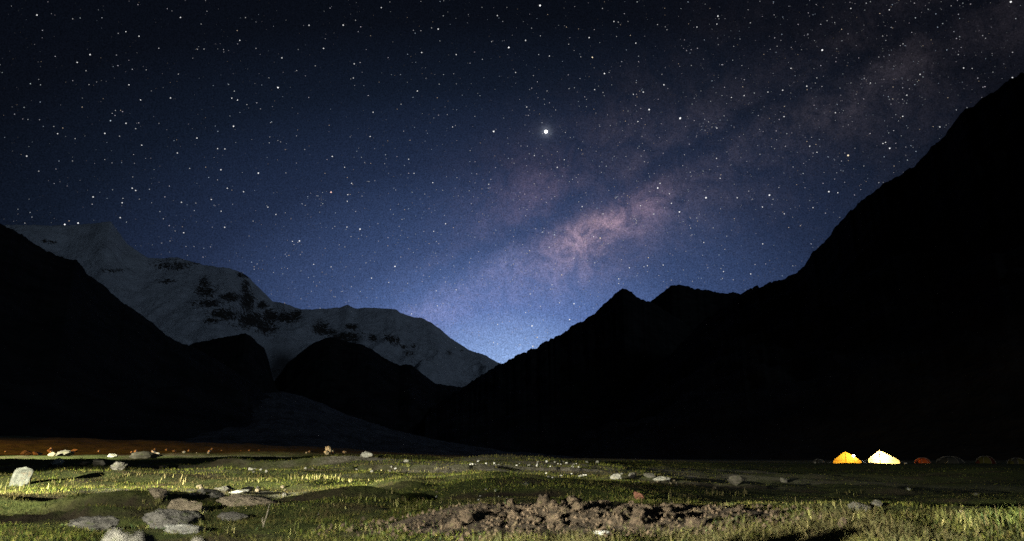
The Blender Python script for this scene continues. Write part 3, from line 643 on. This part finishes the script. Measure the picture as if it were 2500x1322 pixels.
blades('turf', x, y, rng.uniform(0.008, 0.026, len(x)) * (0.75 + R / 16) * np.clip(1 + 1.6 * fbm(x / 0.22, y / 0.22, 3, 0.55, 61), 0.35, 2.2) * (1 - 0.6 * side), rng.uniform(0.003, 0.006, len(x)) * (0.7 + R / 6.5), 0.5, TURF_PAL, [.3, .27, .15, .18, .1], 'grass',
       'short cropped green turf covering the meadow', 1, 2)
# long soft grass in the right foreground and along the bottom
def longgrass():
    xs, ys = [], []
    x, y, R = polar(80000, 2.1, 7.6, -40, 44, 0.9, 3)
    u = PW / 2 + FPX * x / (y * CP)                       # bearing
    dens = sstep(1500, 1950, u + (6 - R) * 60) * (1 - sstep(4.5, 5.5, R + 0.6 * fbm(x / 0.8, y / 0.8, 3, 0.5, 6)))
    dens = np.maximum(dens, (1 - sstep(3.5, 3.95, R + 0.3 * fbm(x / 0.4, y / 0.4, 3, 0.5, 7))) * sstep(560, 900, u) * 0.8)
    dens *= np.clip(0.55 + 1.1 * fbm(x / 0.35, y / 0.35, 4, 0.6, 8), 0, 1)
    ok = np.random.default_rng(9).uniform(0, 1, len(x)) < dens
    return x[ok], y[ok]
x, y = longgrass()
ok = ~(((x - MX - 0.1) / 1.0) ** 2 + ((y - MY) / 0.42) ** 2 < 1); x, y = x[ok], y[ok]
blades('meadow_grass', x, y, rng.uniform(0.025, 0.07, len(x)) * np.clip(1 + 1.7 * fbm(x / 0.30, y / 0.30, 3, 0.55, 62), 0.35, 2.0), rng.uniform(0.0035, 0.007, len(x)), 0.75, LONG_PAL, [.28, .24, .18, .18, .12], 'grass',
       'longer soft yellow green grass in the right foreground', 3, 5)
# tufts growing round the edges of the rocks and between the clods
RIM = [o for o in bpy.data.objects if o.parent is None and o.name.startswith('rock') and o.get('category') == 'rock' and o.location.y < 14]
xs, ys, hs = [], [], []; q_ = np.random.default_rng(55)
for o in RIM:
    n = int(260 * min(1.2, o.scale.x)) + 30; th = q_.uniform(np.pi * 0.9, np.pi * 2.1, n); f = q_.normal(1.0, 0.10, n) * (0.52 + 0.05 * np.sin(th * 5 + o.location.x * 9))
    on = 0.5 + 0.5 * np.sin(th * 7 + o.location.y * 13); keep = q_.uniform(0, 1, n) < 0.15 + 0.85 * on
    cx = f * np.cos(th) * o.scale.x; cy = f * np.sin(th) * o.scale.y; c_, s_ = math.cos(o.rotation_euler.z), math.sin(o.rotation_euler.z)
    xs.append((o.location.x + cx * c_ - cy * s_)[keep]); ys.append((o.location.y + cx * s_ + cy * c_)[keep]); hs.append((q_.uniform(0.012, 0.05, n) * (0.7 + o.location.y / 20))[keep])
n = 1500; xs.append(MX + q_.normal(0.1, 0.75, n)); ys.append(MY - 0.1 + q_.normal(-0.05, 0.36, n)); hs.append(q_.uniform(0.02, 0.06, n))
x, y, h = np.concatenate(xs), np.concatenate(ys), np.concatenate(hs)
blades('tuft_grass', x, y, h, 0.0025 + 0.0006 * y, 0.7, LONG_PAL * 0.85, [.28, .24, .18, .18, .12], 'grass', 'tufts of grass growing round the rocks and dirt clods', 2, 29)
# pale upright stalks, in the rows and clumps the meadow shows
def stalks():
    xs, ys, hs = [], [], []; r_ = random.Random(17)
    rows = [(700, 830, 1167, 1172, 60, 12), (600, 700, 1172, 1180, 26, 9), (830, 940, 1172, 1178, 26, 8), (960, 1240, 1226, 1252, 60, 15), (820, 1080, 1208, 1232, 44, 14), (1080, 1240, 1200, 1240, 26, 14),
            (1330, 1420, 1200, 1215, 26, 14), (1720, 1830, 1205, 1212, 36, 13), (2030, 2110, 1203, 1210, 14, 10), (0, 120, 1180, 1205, 26, 20), (110, 180, 1175, 1190, 18, 14), (300, 350, 1160, 1166, 16, 11),
            (380, 480, 1165, 1185, 18, 14), (1880, 2060, 1225, 1245, 22, 18), (700, 1000, 1285, 1318, 40, 16), (1740, 1790, 1245, 1262, 26, 26), (370, 395, 1228, 1236, 40, 22), (480, 492, 1272, 1292, 14, 28), (545, 575, 1280, 1308, 12, 26),
            (900, 1160, 1146, 1152, 90, 5), (1630, 1640, 1215, 1222, 5, 24), (2300, 2420, 1270, 1300, 14, 30), (1900, 2100, 1270, 1300, 20, 30), (600, 1200, 1185, 1260, 40, 9)]
    for x0, x1, y0, y1, n, h in rows:
        for i in range(n):
            X, Y = at(r_.uniform(x0, x1), r_.uniform(y0, y1))
            xs.append(X); ys.append(Y); hs.append(h * Y / FPX * r_.uniform(0.55, 1.25))
    return np.array(xs), np.array(ys), np.array(hs)
x, y, h = stalks()
blades('dry_stalks', x, y, h, np.maximum(0.0035, 0.0011 * y), 0.16, STALK_PAL, [.45, .3, .25], 'stalk', 'pale upright dry grass stalks standing in rows across the meadow', 3, 19, 0.15)

# forked twig
def tube(bm, pts, radii, n=6):
    rings = []
    for i, p in enumerate(pts):
        p = Vector(p); d = (Vector(pts[min(i + 1, len(pts) - 1)]) - Vector(pts[max(i - 1, 0)])).normalized()
        a = d.orthogonal().normalized(); b = d.cross(a)
        rings.append([bm.verts.new(p + (a * math.cos(2 * math.pi * k / n) + b * math.sin(2 * math.pi * k / n)) * radii[i]) for k in range(n)])
    for i in range(len(rings) - 1):
        for k in range(n): bm.faces.new((rings[i][k], rings[i][(k + 1) % n], rings[i + 1][(k + 1) % n], rings[i + 1][k]))
    bm.faces.new(rings[0][::-1]); bm.faces.new(rings[-1])
def bm_obj(name, bm, mat, parent=None, smooth=True):
    me = bpy.data.meshes.new(name); bmesh.ops.recalc_face_normals(bm, faces=bm.faces); bm.to_mesh(me); bm.free()
    for p in me.polygons: p.use_smooth = smooth
    me.materials.append(M[mat]); return link(name, me, parent)
tx, ty = at(642, 1288); k = ty / FPX
tw = empty('forked_twig', (tx, ty, G(tx, ty))); tag(tw, 'pale forked twig standing upright in the left foreground', 'twig')
bm = bmesh.new(); tube(bm, [(0, 0, -0.01), (2 * k, 0, 10 * k), (6 * k, 0, 25 * k), (11 * k, 0, 52 * k)], [0.0035, 0.003, 0.0028, 0.002]); bm_obj('stem', bm, 'twig', tw)
bm = bmesh.new(); tube(bm, [(1 * k, 0, 6 * k), (-3 * k, 0.004, 14 * k), (-4 * k, 0.006, 22 * k)], [0.004, 0.0035, 0.002]); bm_obj('branch', bm, 'twig', tw)

# ------------------------------------------------------------------ camp
def quad_obj(name, quads, mat, parent, sub=6, sag=0.03, thick=0.006, bulge=None):
    bm = bmesh.new()
    for q in quads:
        q = [Vector(p) for p in q]; n = (q[1] - q[0]).cross(q[3] - q[0]) if (q[3] - q[0]).length > 1e-6 else (q[1] - q[0]).cross(q[2] - q[0])
        n.normalize(); g = [[None] * (sub + 1) for _ in range(sub + 1)]
        for i in range(sub + 1):
            for j in range(sub + 1):
                u, v = i / sub, j / sub
                p = q[0] * (1 - u) * (1 - v) + q[1] * u * (1 - v) + q[2] * u * v + q[3] * (1 - u) * v
                g[i][j] = bm.verts.new(p + n * sag * 16 * u * (1 - u) * v * (1 - v))
        for i in range(sub):
            for j in range(sub):
                vs = [g[i][j], g[i + 1][j], g[i + 1][j + 1], g[i][j + 1]]
                bm.faces.new(vs)
    bmesh.ops.remove_doubles(bm, verts=bm.verts, dist=0.0005)
    return bm_obj(name, bm, mat, parent)
def point(name, loc, energy, col, radius, parent):
    d = bpy.data.lights.new(name, 'POINT'); d.energy = energy; d.color = col; d.shadow_soft_size = radius
    o = bpy.data.objects.new(name, d); COL.objects.link(o); o.parent = parent; o.location = loc; return o
TENT_D = 78.0
def tent_at(px, pb):
    x0, y0, _ = ray(px, pb); X = x0 / y0 * TENT_D; return X, TENT_D, G(X, TENT_D)
KT = TENT_D * CP / FPX
def gable_tent(px, pb, left, right, eavel, eaver, peak, mat, label, energy, col, lamp_rel):
    X, Y, Zg = tent_at(px, pb); t = empty('glowing_tent', (X, Y, Zg), -math.atan2(X, Y)); tag(t, label, 'tent', 'tents lit from inside')
    l, r_, el_, er, pk = left * KT, right * KT, eavel * KT, eaver * KT, peak * KT; dp = 3.2
    fl, fr, fp = Vector((l, 0, 0)), Vector((r_, 0, 0)), Vector((0, 0.25, pk))
    fel, fer = Vector((l * 0.98, 0, el_)), Vector((r_ * 0.98, 0, er))
    b = Vector((0, dp, 0)); bp = Vector((0, dp - 0.3, pk * 0.97))
    quad_obj('roof_panel', [(fel, fp, bp, fel + b)], mat, t, 8, 0.03); quad_obj('roof_panel', [(fp, fer, fer + b, bp)], mat, t, 8, 0.03)
    quad_obj('side_wall', [(fl, fel, fel + b, fl + b)], mat, t, 4, 0.01); quad_obj('side_wall', [(fer, fr, fr + b, fer + b)], mat, t, 4, 0.01)
    m0 = Vector((0, -0.08, 0)); me_ = Vector((0, -0.02, (el_ + er) / 2))
    quad_obj('door_flap', [(fl, m0, me_, fel), (fel, me_, fp, fp)], mat, t, 6, 0.02)
    quad_obj('door_flap', [(m0, fr, fer, me_), (me_, fer, fp, fp)], mat, t, 6, 0.02)
    quad_obj('back_panel', [(fr + b, fl + b, fel + b, fer + b), (fer + b, fel + b, bp, bp)], mat, t, 6, 0.02)
    for yy in (0.32, dp - 0.38):
        bm = bmesh.new(); tube(bm, [(0, yy, 0), (0, yy, pk * 0.955)], [0.022, 0.018]); bm_obj('pole', bm, 'pole', t)
    bm = bmesh.new(); tube(bm, [fel + Vector((0.02, -0.02, 0)), me_ + Vector((0, -0.025, 0)), fer + Vector((-0.02, -0.02, 0))], [0.010, 0.010, 0.010], 5); bm_obj('seam', bm, 'seam', t)
    bm = bmesh.new(); tube(bm, [m0 + Vector((0, -0.02, 0.02)), me_ + Vector((0, -0.02, 0)), fp + Vector((0, -0.03, -0.02))], [0.009] * 3, 5); bm_obj('zip', bm, 'seam', t)
    for sx, e in ((-1, fel), (1, fer)):
        bm = bmesh.new(); tube(bm, [e, e + Vector((sx * 0.75, -0.35, -e.z + 0.02))], [0.006, 0.006], 4); bm_obj('guy_line', bm, 'whitefab', t)
    bm = bmesh.new(); bmesh.ops.create_icosphere(bm, subdivisions=2, radius=0.06); lb = bm_obj('lamp', bm, 'bulb', t); lb.location = lamp_rel
    bm = bmesh.new(); tube(bm, [(0, 0, 0.05), (0, 0, 0.12)], [0.035, 0.02]); bm_obj('lamp_cap', bm, 'black', lb)
    point('tent_light', (lamp_rel[0], lamp_rel[1], lamp_rel[2] - 0.14), energy, col, 0.03, t)
    return t
gable_tent(2067, 1131.5, -30, 33, 8, 8, 30, 'yellow', 'yellow pyramid topped tent glowing from inside, left of the bright pair', 230, (1.0, 0.86, 0.55), (0.15, 1.3, 0.75))
gable_tent(2151, 1133, -27, 41, 12, 9, 33, 'cream', 'brightest white glowing tent, right one of the lit pair', 620, (1.0, 0.90, 0.62), (0.1, 1.0, 0.7))

def dome_tent(px, pb, wpx, hpx, mats, label, rz, depth=1.0):
    X, Y, Zg = tent_at(px, pb); t = empty('dome_tent', (X, Y + 0.8, Zg), rz); tag(t, label, 'tent', 'dome tents in the dark')
    a, h = wpx * KT / 2, hpx * KT; b = a * depth; n = 8; seg = 6
    def P(th, f, k=1.0):
        ph = f * math.pi / 2; c = math.cos(ph) ** 0.8; return Vector((a * k * c * math.cos(th), b * k * c * math.sin(th), h * k * math.sin(ph)))
    for g in range(n):
        bm = bmesh.new(); t0, t1 = 2 * math.pi * g / n, 2 * math.pi * (g + 1) / n; rows = []
        for j in range(seg + 1):
            f = j / seg; row = []
            for i in range(5):
                u = i / 4; th = t0 + (t1 - t0) * u; row.append(bm.verts.new(P(th, f, 1 - 0.05 * 4 * u * (1 - u) * (1 - f * 0.5))))
            rows.append(row)
        for j in range(seg):
            for i in range(4): bm.faces.new((rows[j][i], rows[j][i + 1], rows[j + 1][i + 1], rows[j + 1][i]))
        bmesh.ops.remove_doubles(bm, verts=bm.verts, dist=0.001)
        bm_obj('fly_panel', bm, mats[g % len(mats)], t)
    for g in range(4):
        th = 2 * math.pi * g / n; pts = [P(th, j / 6, 1.012) for j in range(7)] + [P(th + math.pi, (5 - j) / 6, 1.012) for j in range(6)]
        bm = bmesh.new(); tube(bm, pts, [0.010] * len(pts), 5); bm_obj('tent_pole', bm, 'pole', t)
    # small porch over the door, facing the lamp side
    bm = bmesh.new(); cols = []
    for j in range(9):
        th = math.pi * j / 8; y0 = -math.cos(th) * b * 0.42; z0 = math.sin(th) * h * 0.72
        cols.append((bm.verts.new((-a * 0.70, y0, z0)), bm.verts.new((-a * 1.22, y0 * 0.35, z0 * 0.18))))
    for j in range(8): bm.faces.new((cols[j][0], cols[j + 1][0], cols[j + 1][1], cols[j][1]))
    bm_obj('porch', bm, mats[-1], t)
    return t
dome_tent(2263, 1134, 36, 16, ['maroon', 'orange', 'orange', 'orange', 'orange', 'orange', 'orange', 'maroon'], 'orange red dome tent nearest the bright white tent', 0.2)
dome_tent(2331, 1136, 60, 19, ['greyfab', 'greyfab', 'greyfab', 'palefab', 'greyfab', 'greyfab', 'greyfab', 'greyfab'], 'large grey dome tent with a pale edge, right of the orange tent', 0.1)
dome_tent(2420, 1138, 42, 18, ['maroon', 'maroon', 'olive', 'olive', 'olive', 'olive', 'maroon', 'maroon'], 'olive and maroon dome tent near the right edge', 0.0)
dome_tent(2497, 1138, 40, 15, ['greyfab', 'olive'], 'dim olive tent cut by the right edge of view', 0.3)
dome_tent(2007, 1131, 28, 13, ['greyfab', 'whitefab', 'greyfab', 'greyfab', 'greyfab', 'greyfab', 'greyfab', 'whitefab'], 'small dim tent with one lit corner left of the yellow tent', 0.35)  # lit corner put into the colour as white fly panels

# camp lantern on a pole beside the yellow tent, bags and a box
X, Y, Zg = tent_at(2083, 1132); lt = empty('camp_lantern', (X, Y - 0.25, Zg)); tag(lt, 'bluish white lantern shining on a pole against the yellow tent', 'lantern')
bm = bmesh.new(); tube(bm, [(0, 0, -0.05), (0, 0, 18.5 * KT)], [0.015, 0.012]); bm_obj('pole', bm, 'pole', lt)
bm = bmesh.new(); bmesh.ops.create_icosphere(bm, subdivisions=3, radius=0.10); gl = bm_obj('globe', bm, 'lantern', lt); gl.location = (0, -0.06, 20.0 * KT); gl.scale = (1.3, 0.9, 0.9)
bm = bmesh.new(); tube(bm, [(0, 0.05, 0.07), (0, 0.05, 0.16)], [0.06, 0.02], 10); bm_obj('cap', bm, 'black', gl)
point('lantern_light', (0.0, -0.35, 20.0 * KT), 55, (0.80, 0.90, 1.0), 0.1, lt)
def bag(px, pb, wp, hp, mat, label, name, cat):
    X, Y, Zg = tent_at(px, pb); o = link(name, rock_mesh(name, mat, int(px), 3, 5, 1.0, 0.10)); o.location = (X, Y - 0.6, G(X, Y - 0.6) - 0.02); o.scale = (wp * KT, wp * KT * 0.7, hp * KT); tag(o, label, cat)
bag(2105, 1131, 9, 4, 'whitefab', 'low white bag on the ground between the lit tents, nearer the yellow one', 'gear_bag', 'bag')
bag(2119, 1131, 8, 5, 'whitefab', 'low white bag on the ground at the left foot of the brightest tent', 'gear_bag', 'bag')
X, Y, Zg = tent_at(2211, 1133)
bx = empty('supply_box', (X, Y, Zg)); tag(bx, 'small cream box on the ground right of the brightest tent', 'box')
bm = bmesh.new(); bmesh.ops.create_cube(bm, size=1.0); bmesh.ops.scale(bm, vec=(5 * KT, 4 * KT, 3.4 * KT), verts=bm.verts); bmesh.ops.bevel(bm, geom=bm.edges[:], offset=0.012, segments=2)
o = bm_obj('body', bm, 'whitefab', bx, False); o.location = (0, 0, 1.7 * KT)
bm = bmesh.new(); bmesh.ops.create_cube(bm, size=1.0); bmesh.ops.scale(bm, vec=(5.4 * KT, 4.4 * KT, 0.7 * KT), verts=bm.verts); o = bm_obj('lid', bm, 'tan', bx, False); o.location = (0, 0, 3.8 * KT)

# ------------------------------------------------------------------ stars
STAR_K = 0.56; RS = 60000.0; K1 = RS / FPX
star_cols = {'w': (1.0, 1.0, 1.0), 'b': (0.72, 0.86, 1.0), 'y': (1.0, 0.84, 0.58), 'r': (1.0, 0.62, 0.52)}
def star_mesh(key, strength):
    bm = bmesh.new(); bmesh.ops.create_icosphere(bm, subdivisions=1, radius=0.5); me = bpy.data.meshes.new('star'); bm.to_mesh(me); bm.free()
    me.materials.append(mat_emit('star_light', star_cols[key], strength, 'NONE')); return me
SM = {(k, l): star_mesh(k, v) for k in star_cols for l, v in (('a', 1.2), ('b', 0.85), ('c', 0.45))}
NIGHT = []      # (px, py, size px, colour)
def zs(ox, oy, k, items, size):
    for it in items: NIGHT.append((ox + it[0] * k, oy + it[1] * k, size, it[2] if len(it) > 2 else 'w'))
Z4 = 840 / 1983.0
zs(0, 0, Z4, [(637, 697, 'b'), (519, 316), (1346, 729), (1602, 506), (1489, 999), (537, 1136), (450, 1287), (373, 1295), (1908, 1109, 'r'), (1978, 146)], 6.0)
zs(0, 0, Z4, [(213, 88), (419, 110), (445, 361), (496, 409), (513, 489), (743, 490), (843, 404), (1028, 428), (810, 577), (665, 638), (604, 770), (689, 786), (604, 921), (418, 929), (310, 730), (332, 772), (1176, 284), (1040, 102), (1415, 103),
     (1550, 450), (1625, 335), (1817, 381), (1710, 408), (1865, 280), (1423, 604), (1336, 567), (1369, 578), (1254, 858), (1296, 860), (1022, 883), (1135, 797), (1560, 708), (1555, 790), (1273, 980), (1093, 972), (1310, 1086), (704, 1170), (536, 1137),
     (693, 1256), (942, 1262), (1046, 1167), (1218, 1151), (1544, 1195), (1915, 903), (1781, 147), (1382, 234), (1159, 140), (801, 210), (725, 184), (817, 838), (983, 566), (782, 743), (726, 712), (154, 901), (223, 988), (143, 1287), (765, 1021),
     (762, 1086), (782, 1099), (1404, 1106), (1648, 998), (1842, 1224), (1295, 1311), (1591, 1238)], 4.0)
zs(830, 0, Z4, [(670, 316), (1455, 332, 'y'), (886, 759), (1782, 633), (1960, 684), (1436, 218), (1524, 425), (1867, 490), (1070, 234), (973, 275), (566, 169), (1153, 33)], 6.0)
zs(830, 0, Z4, [(528, 162), (671, 485), (352, 602), (446, 526), (471, 304), (90, 118), (19, 146), (1155, 208), (1318, 256), (1388, 329), (1594, 211), (1579, 125), (1660, 125), (1604, 129), (1830, 143), (1856, 430), (1012, 419), (1115, 437), (1207, 324),
     (750, 870), (396, 919), (535, 1054), (609, 1291), (858, 1064), (745, 1101), (1293, 922), (1120, 898), (1252, 966), (1374, 857), (1506, 995), (1253, 876), (427, 1000), (143, 937), (27, 965), (42, 1162), (67, 1058), (1845, 1057), (1831, 1084), (1899, 1118),
     (1910, 1173), (1957, 1224), (1396, 1192), (1567, 1217), (1130, 1138), (1809, 1235), (1755, 933), (1648, 903), (1516, 534), (1468, 518), (1076, 618), (1243, 635), (649, 733), (174, 788), (191, 648), (77, 451), (82, 369), (238, 45), (874, 241), (907, 91),
     (1513, 50), (1875, 156), (1705, 250), (1741, 787), (1691, 545), (1748, 532), (1717, 702), (1558, 725)], 4.0)
zs(1660, 0, Z4, [(219, 94), (820, 290), (1907, 12), (1916, 448), (969, 897, 'y'), (858, 1106), (910, 1112), (150, 1141), (1209, 856), (2, 682)], 6.0)
zs(1660, 0, Z4, [(213, 740), (185, 733), (165, 704), (98, 157), (406, 133), (560, 268), (640, 395), (780, 480), (1098, 480), (1384, 430), (1354, 489, 'b'), (592, 521), (66, 379), (357, 379), (211, 914), (790, 879), (516, 1126), (570, 1082), (475, 1193), (602, 1234),
     (767, 1198), (1498, 733), (1168, 209), (1286, 254), (1207, 58), (985, 50), (896, 651), (1284, 672), (600, 673), (1308, 550), (1635, 393), (1684, 396), (1761, 222), (1146, 330), (370, 552), (297, 563), (310, 268), (213, 140), (65, 1017), (330, 1141), (232, 1029),
     (1185, 822), (1060, 958), (1170, 828), (892, 131), (507, 532), (731, 498), (789, 450), (26, 893), (748, 844), (528, 847)], 4.0)
Z7 = 840 / 2500.0
zs(300, 400, Z7, [(1232, 565), (1283, 562), (2345, 437), (1977, 747), (1630, 274), (2259, 492), (1628, 461), (1723, 476)], 5.5)
zs(300, 400, Z7, [(459, 602), (517, 602), (380, 490), (442, 502), (740, 463), (342, 562), (643, 261), (427, 282), (530, 287), (759, 180), (2008, 456), (2028, 405), (1658, 530), (1807, 832), (1932, 863), (2307, 770), (2277, 925), (1620, 750), (1572, 590), (1613, 605), (1348, 828),
     (975, 729), (1095, 791), (1294, 983), (1386, 732), (1513, 750), (2427, 101), (2251, 139), (2194, 222), (1634, 226), (1540, 457), (2412, 870), (2422, 917), (2285, 1034), (2325, 1017), (2097, 1092), (1542, 968), (2070, 536), (1845, 975), (1112, 370), (714, 346)], 3.8)
zs(1100, 440, Z7, [(1522, 24), (1505, 58), (1855, 130), (2317, 110), (1605, 170), (1477, 247), (1300, 638), (1048, 602), (808, 689, 'y'), (1087, 422, 'y'), (1437, 565, 'y'), (897, 899), (865, 1014), (592, 1060), (631, 1143, 'y'), (598, 1208, 'y'), (574, 514, 'y'), (1663, 232)], 5.5)
zs(1100, 440, Z7, [(956, 193), (1108, 246), (977, 447), (896, 568), (547, 660), (717, 489), (557, 533), (541, 533), (231, 717), (247, 763), (435, 740), (452, 723), (295, 598), (457, 611), (620, 125), (136, 78), (277, 31), (1040, 411), (1101, 473), (1745, 350), (1908, 348), (1840, 454),
     (1710, 517), (1993, 503), (1983, 665), (2181, 683), (1976, 715), (1757, 736), (1604, 727), (1545, 618), (1430, 623), (1405, 630), (1222, 751), (1222, 718), (1546, 738), (1869, 638), (2268, 464), (2425, 246), (2266, 197), (2083, 130), (2061, 30), (1592, 99), (653, 917), (546, 963),
     (676, 1020), (673, 1013), (737, 762), (729, 792), (579, 828), (300, 1041), (342, 1049), (568, 1056), (312, 1180), (342, 1191), (505, 1197), (42, 798), (92, 641), (157, 1108), (791, 892), (1657, 261), (1380, 187), (754, 380, 'b'), (755, 398, 'b'), (670, 378), (1344, 285), (1331, 280),
     (1352, 295), (1215, 120, 'b')], 3.8)
NIGHT = [(a, b, c * (0.72 + 0.5 * ((a * 7.13 + b * 3.77) % 1.0)), d) for a, b, c, d in NIGHT]
NIGHT.sort(key=lambda s: -s[2])
def sky_mesh():
    r_ = np.random.default_rng(33); n = 60000
    azm = np.radians(r_.uniform(-80, 80, n)); el_ = np.arcsin(r_.uniform(0.02, 0.985, n))
    d = np.stack([np.sin(azm) * np.cos(el_), np.cos(azm) * np.cos(el_), np.sin(el_)], -1)
    s = np.abs(d @ np.array(nrm)); keep = r_.uniform(0, 1, n) < 0.30 + 0.70 * np.exp(-(s / 0.17) ** 2); d = d[keep]; n = len(d)
    # open clusters
    cl = []
    for px, py, sg, k in [(1552, 535, 9, 26), (1728, 312, 14, 30), (1352, 572, 5, 10), (1322, 568, 7, 10), (1250, 625, 16, 34), (785, 483, 8, 14), (2112, 198, 8, 12), (1508, 480, 4, 8), (1255, 685, 6, 8), (2205, 245, 8, 10), (1380, 330, 8, 8)]:
        for i in range(k): cl.append(unit(px + r_.normal(0, sg), py + r_.normal(0, sg)))
    d = np.concatenate([d, np.array(cl)]); n = len(d)
    mag = r_.uniform(0, 1, n) ** 3.6                       # many faint, few bright
    size = (1.2 + 1.2 * mag) * K1 * 0.5
    br = 0.035 + 0.50 * mag
    br[-len(cl):] = np.maximum(br[-len(cl):], 0.22)
    colr = np.stack([np.ones(n), np.ones(n), np.ones(n)], -1) * (0.85 + 0.15 * r_.uniform(0, 1, (n, 3))); warm = r_.uniform(0, 1, n) < 0.14; colr[:, 2] = 1.0; colr[warm] = (1.0, 0.80, 0.58); colr[r_.uniform(0, 1, n) < 0.15] = (0.68, 0.82, 1.0)
    octa = np.array([(1, 0, 0), (-1, 0, 0), (0, 1, 0), (0, -1, 0), (0, 0, 1), (0, 0, -1)], float)
    V = (d * RS)[:, None, :] + octa[None] * size[:, None, None]
    tri = np.array([(0, 2, 4), (2, 1, 4), (1, 3, 4), (3, 0, 4), (2, 0, 5), (1, 2, 5), (3, 1, 5), (0, 3, 5)])
    F = (np.arange(n)[:, None, None] * 6 + tri[None]).reshape(-1, 3)
    tint = np.concatenate([np.repeat(colr * br[:, None], 6, 0), np.ones((n * 6, 1))], 1)
    m = mat_emit('faint_star_light', (1, 1, 1), 1.0, 'NONE', 'tint')
    return mesh_np('sky', V.reshape(-1, 3), F, m, {'tint': ('FLOAT_COLOR', tint)}, False)
sky = link('sky', sky_mesh()); tag(sky, 'night sky full of countless faint stars', 'sky', kind='structure')
for i, (px, py, sz, c) in enumerate(NIGHT[:300]):
    lev = 'a' if sz > 5.2 else ('b' if sz > 3.9 else 'c'); o = link('star', SM[(c, lev)], sky); d = unit(px, py); o.location = d * RS; f = K1 * sz * STAR_K * rnd.uniform(0.9, 1.1); o.scale = (f, f, f)
rest = NIGHT[300:]
if rest:
    bm = bmesh.new()
    for px, py, sz, c in rest: bmesh.ops.create_icosphere(bm, subdivisions=1, radius=0.5 * sz * K1 * STAR_K, matrix=Matrix.Translation(unit(px, py) * RS))
    me = bpy.data.meshes.new('more_stars'); bm.to_mesh(me); bm.free(); me.materials.append(SM[('w', 'c')].materials[0]); o = link('more_stars', me, sky); o['kind'] = 'stuff'
pl = empty('bright_planet', unit(1333, 322) * RS * 0.98)
tag(pl, 'brilliant white planet, the brightest point in the night sky', 'planet')
bm = bmesh.new(); bmesh.ops.create_icosphere(bm, subdivisions=3, radius=3.9 * K1); me = bpy.data.meshes.new('disc'); bm.to_mesh(me); bm.free()
me.materials.append(mat_emit('planet_light', (1, 0.98, 0.94), 3.0, 'NONE')); link('disc', me, pl)
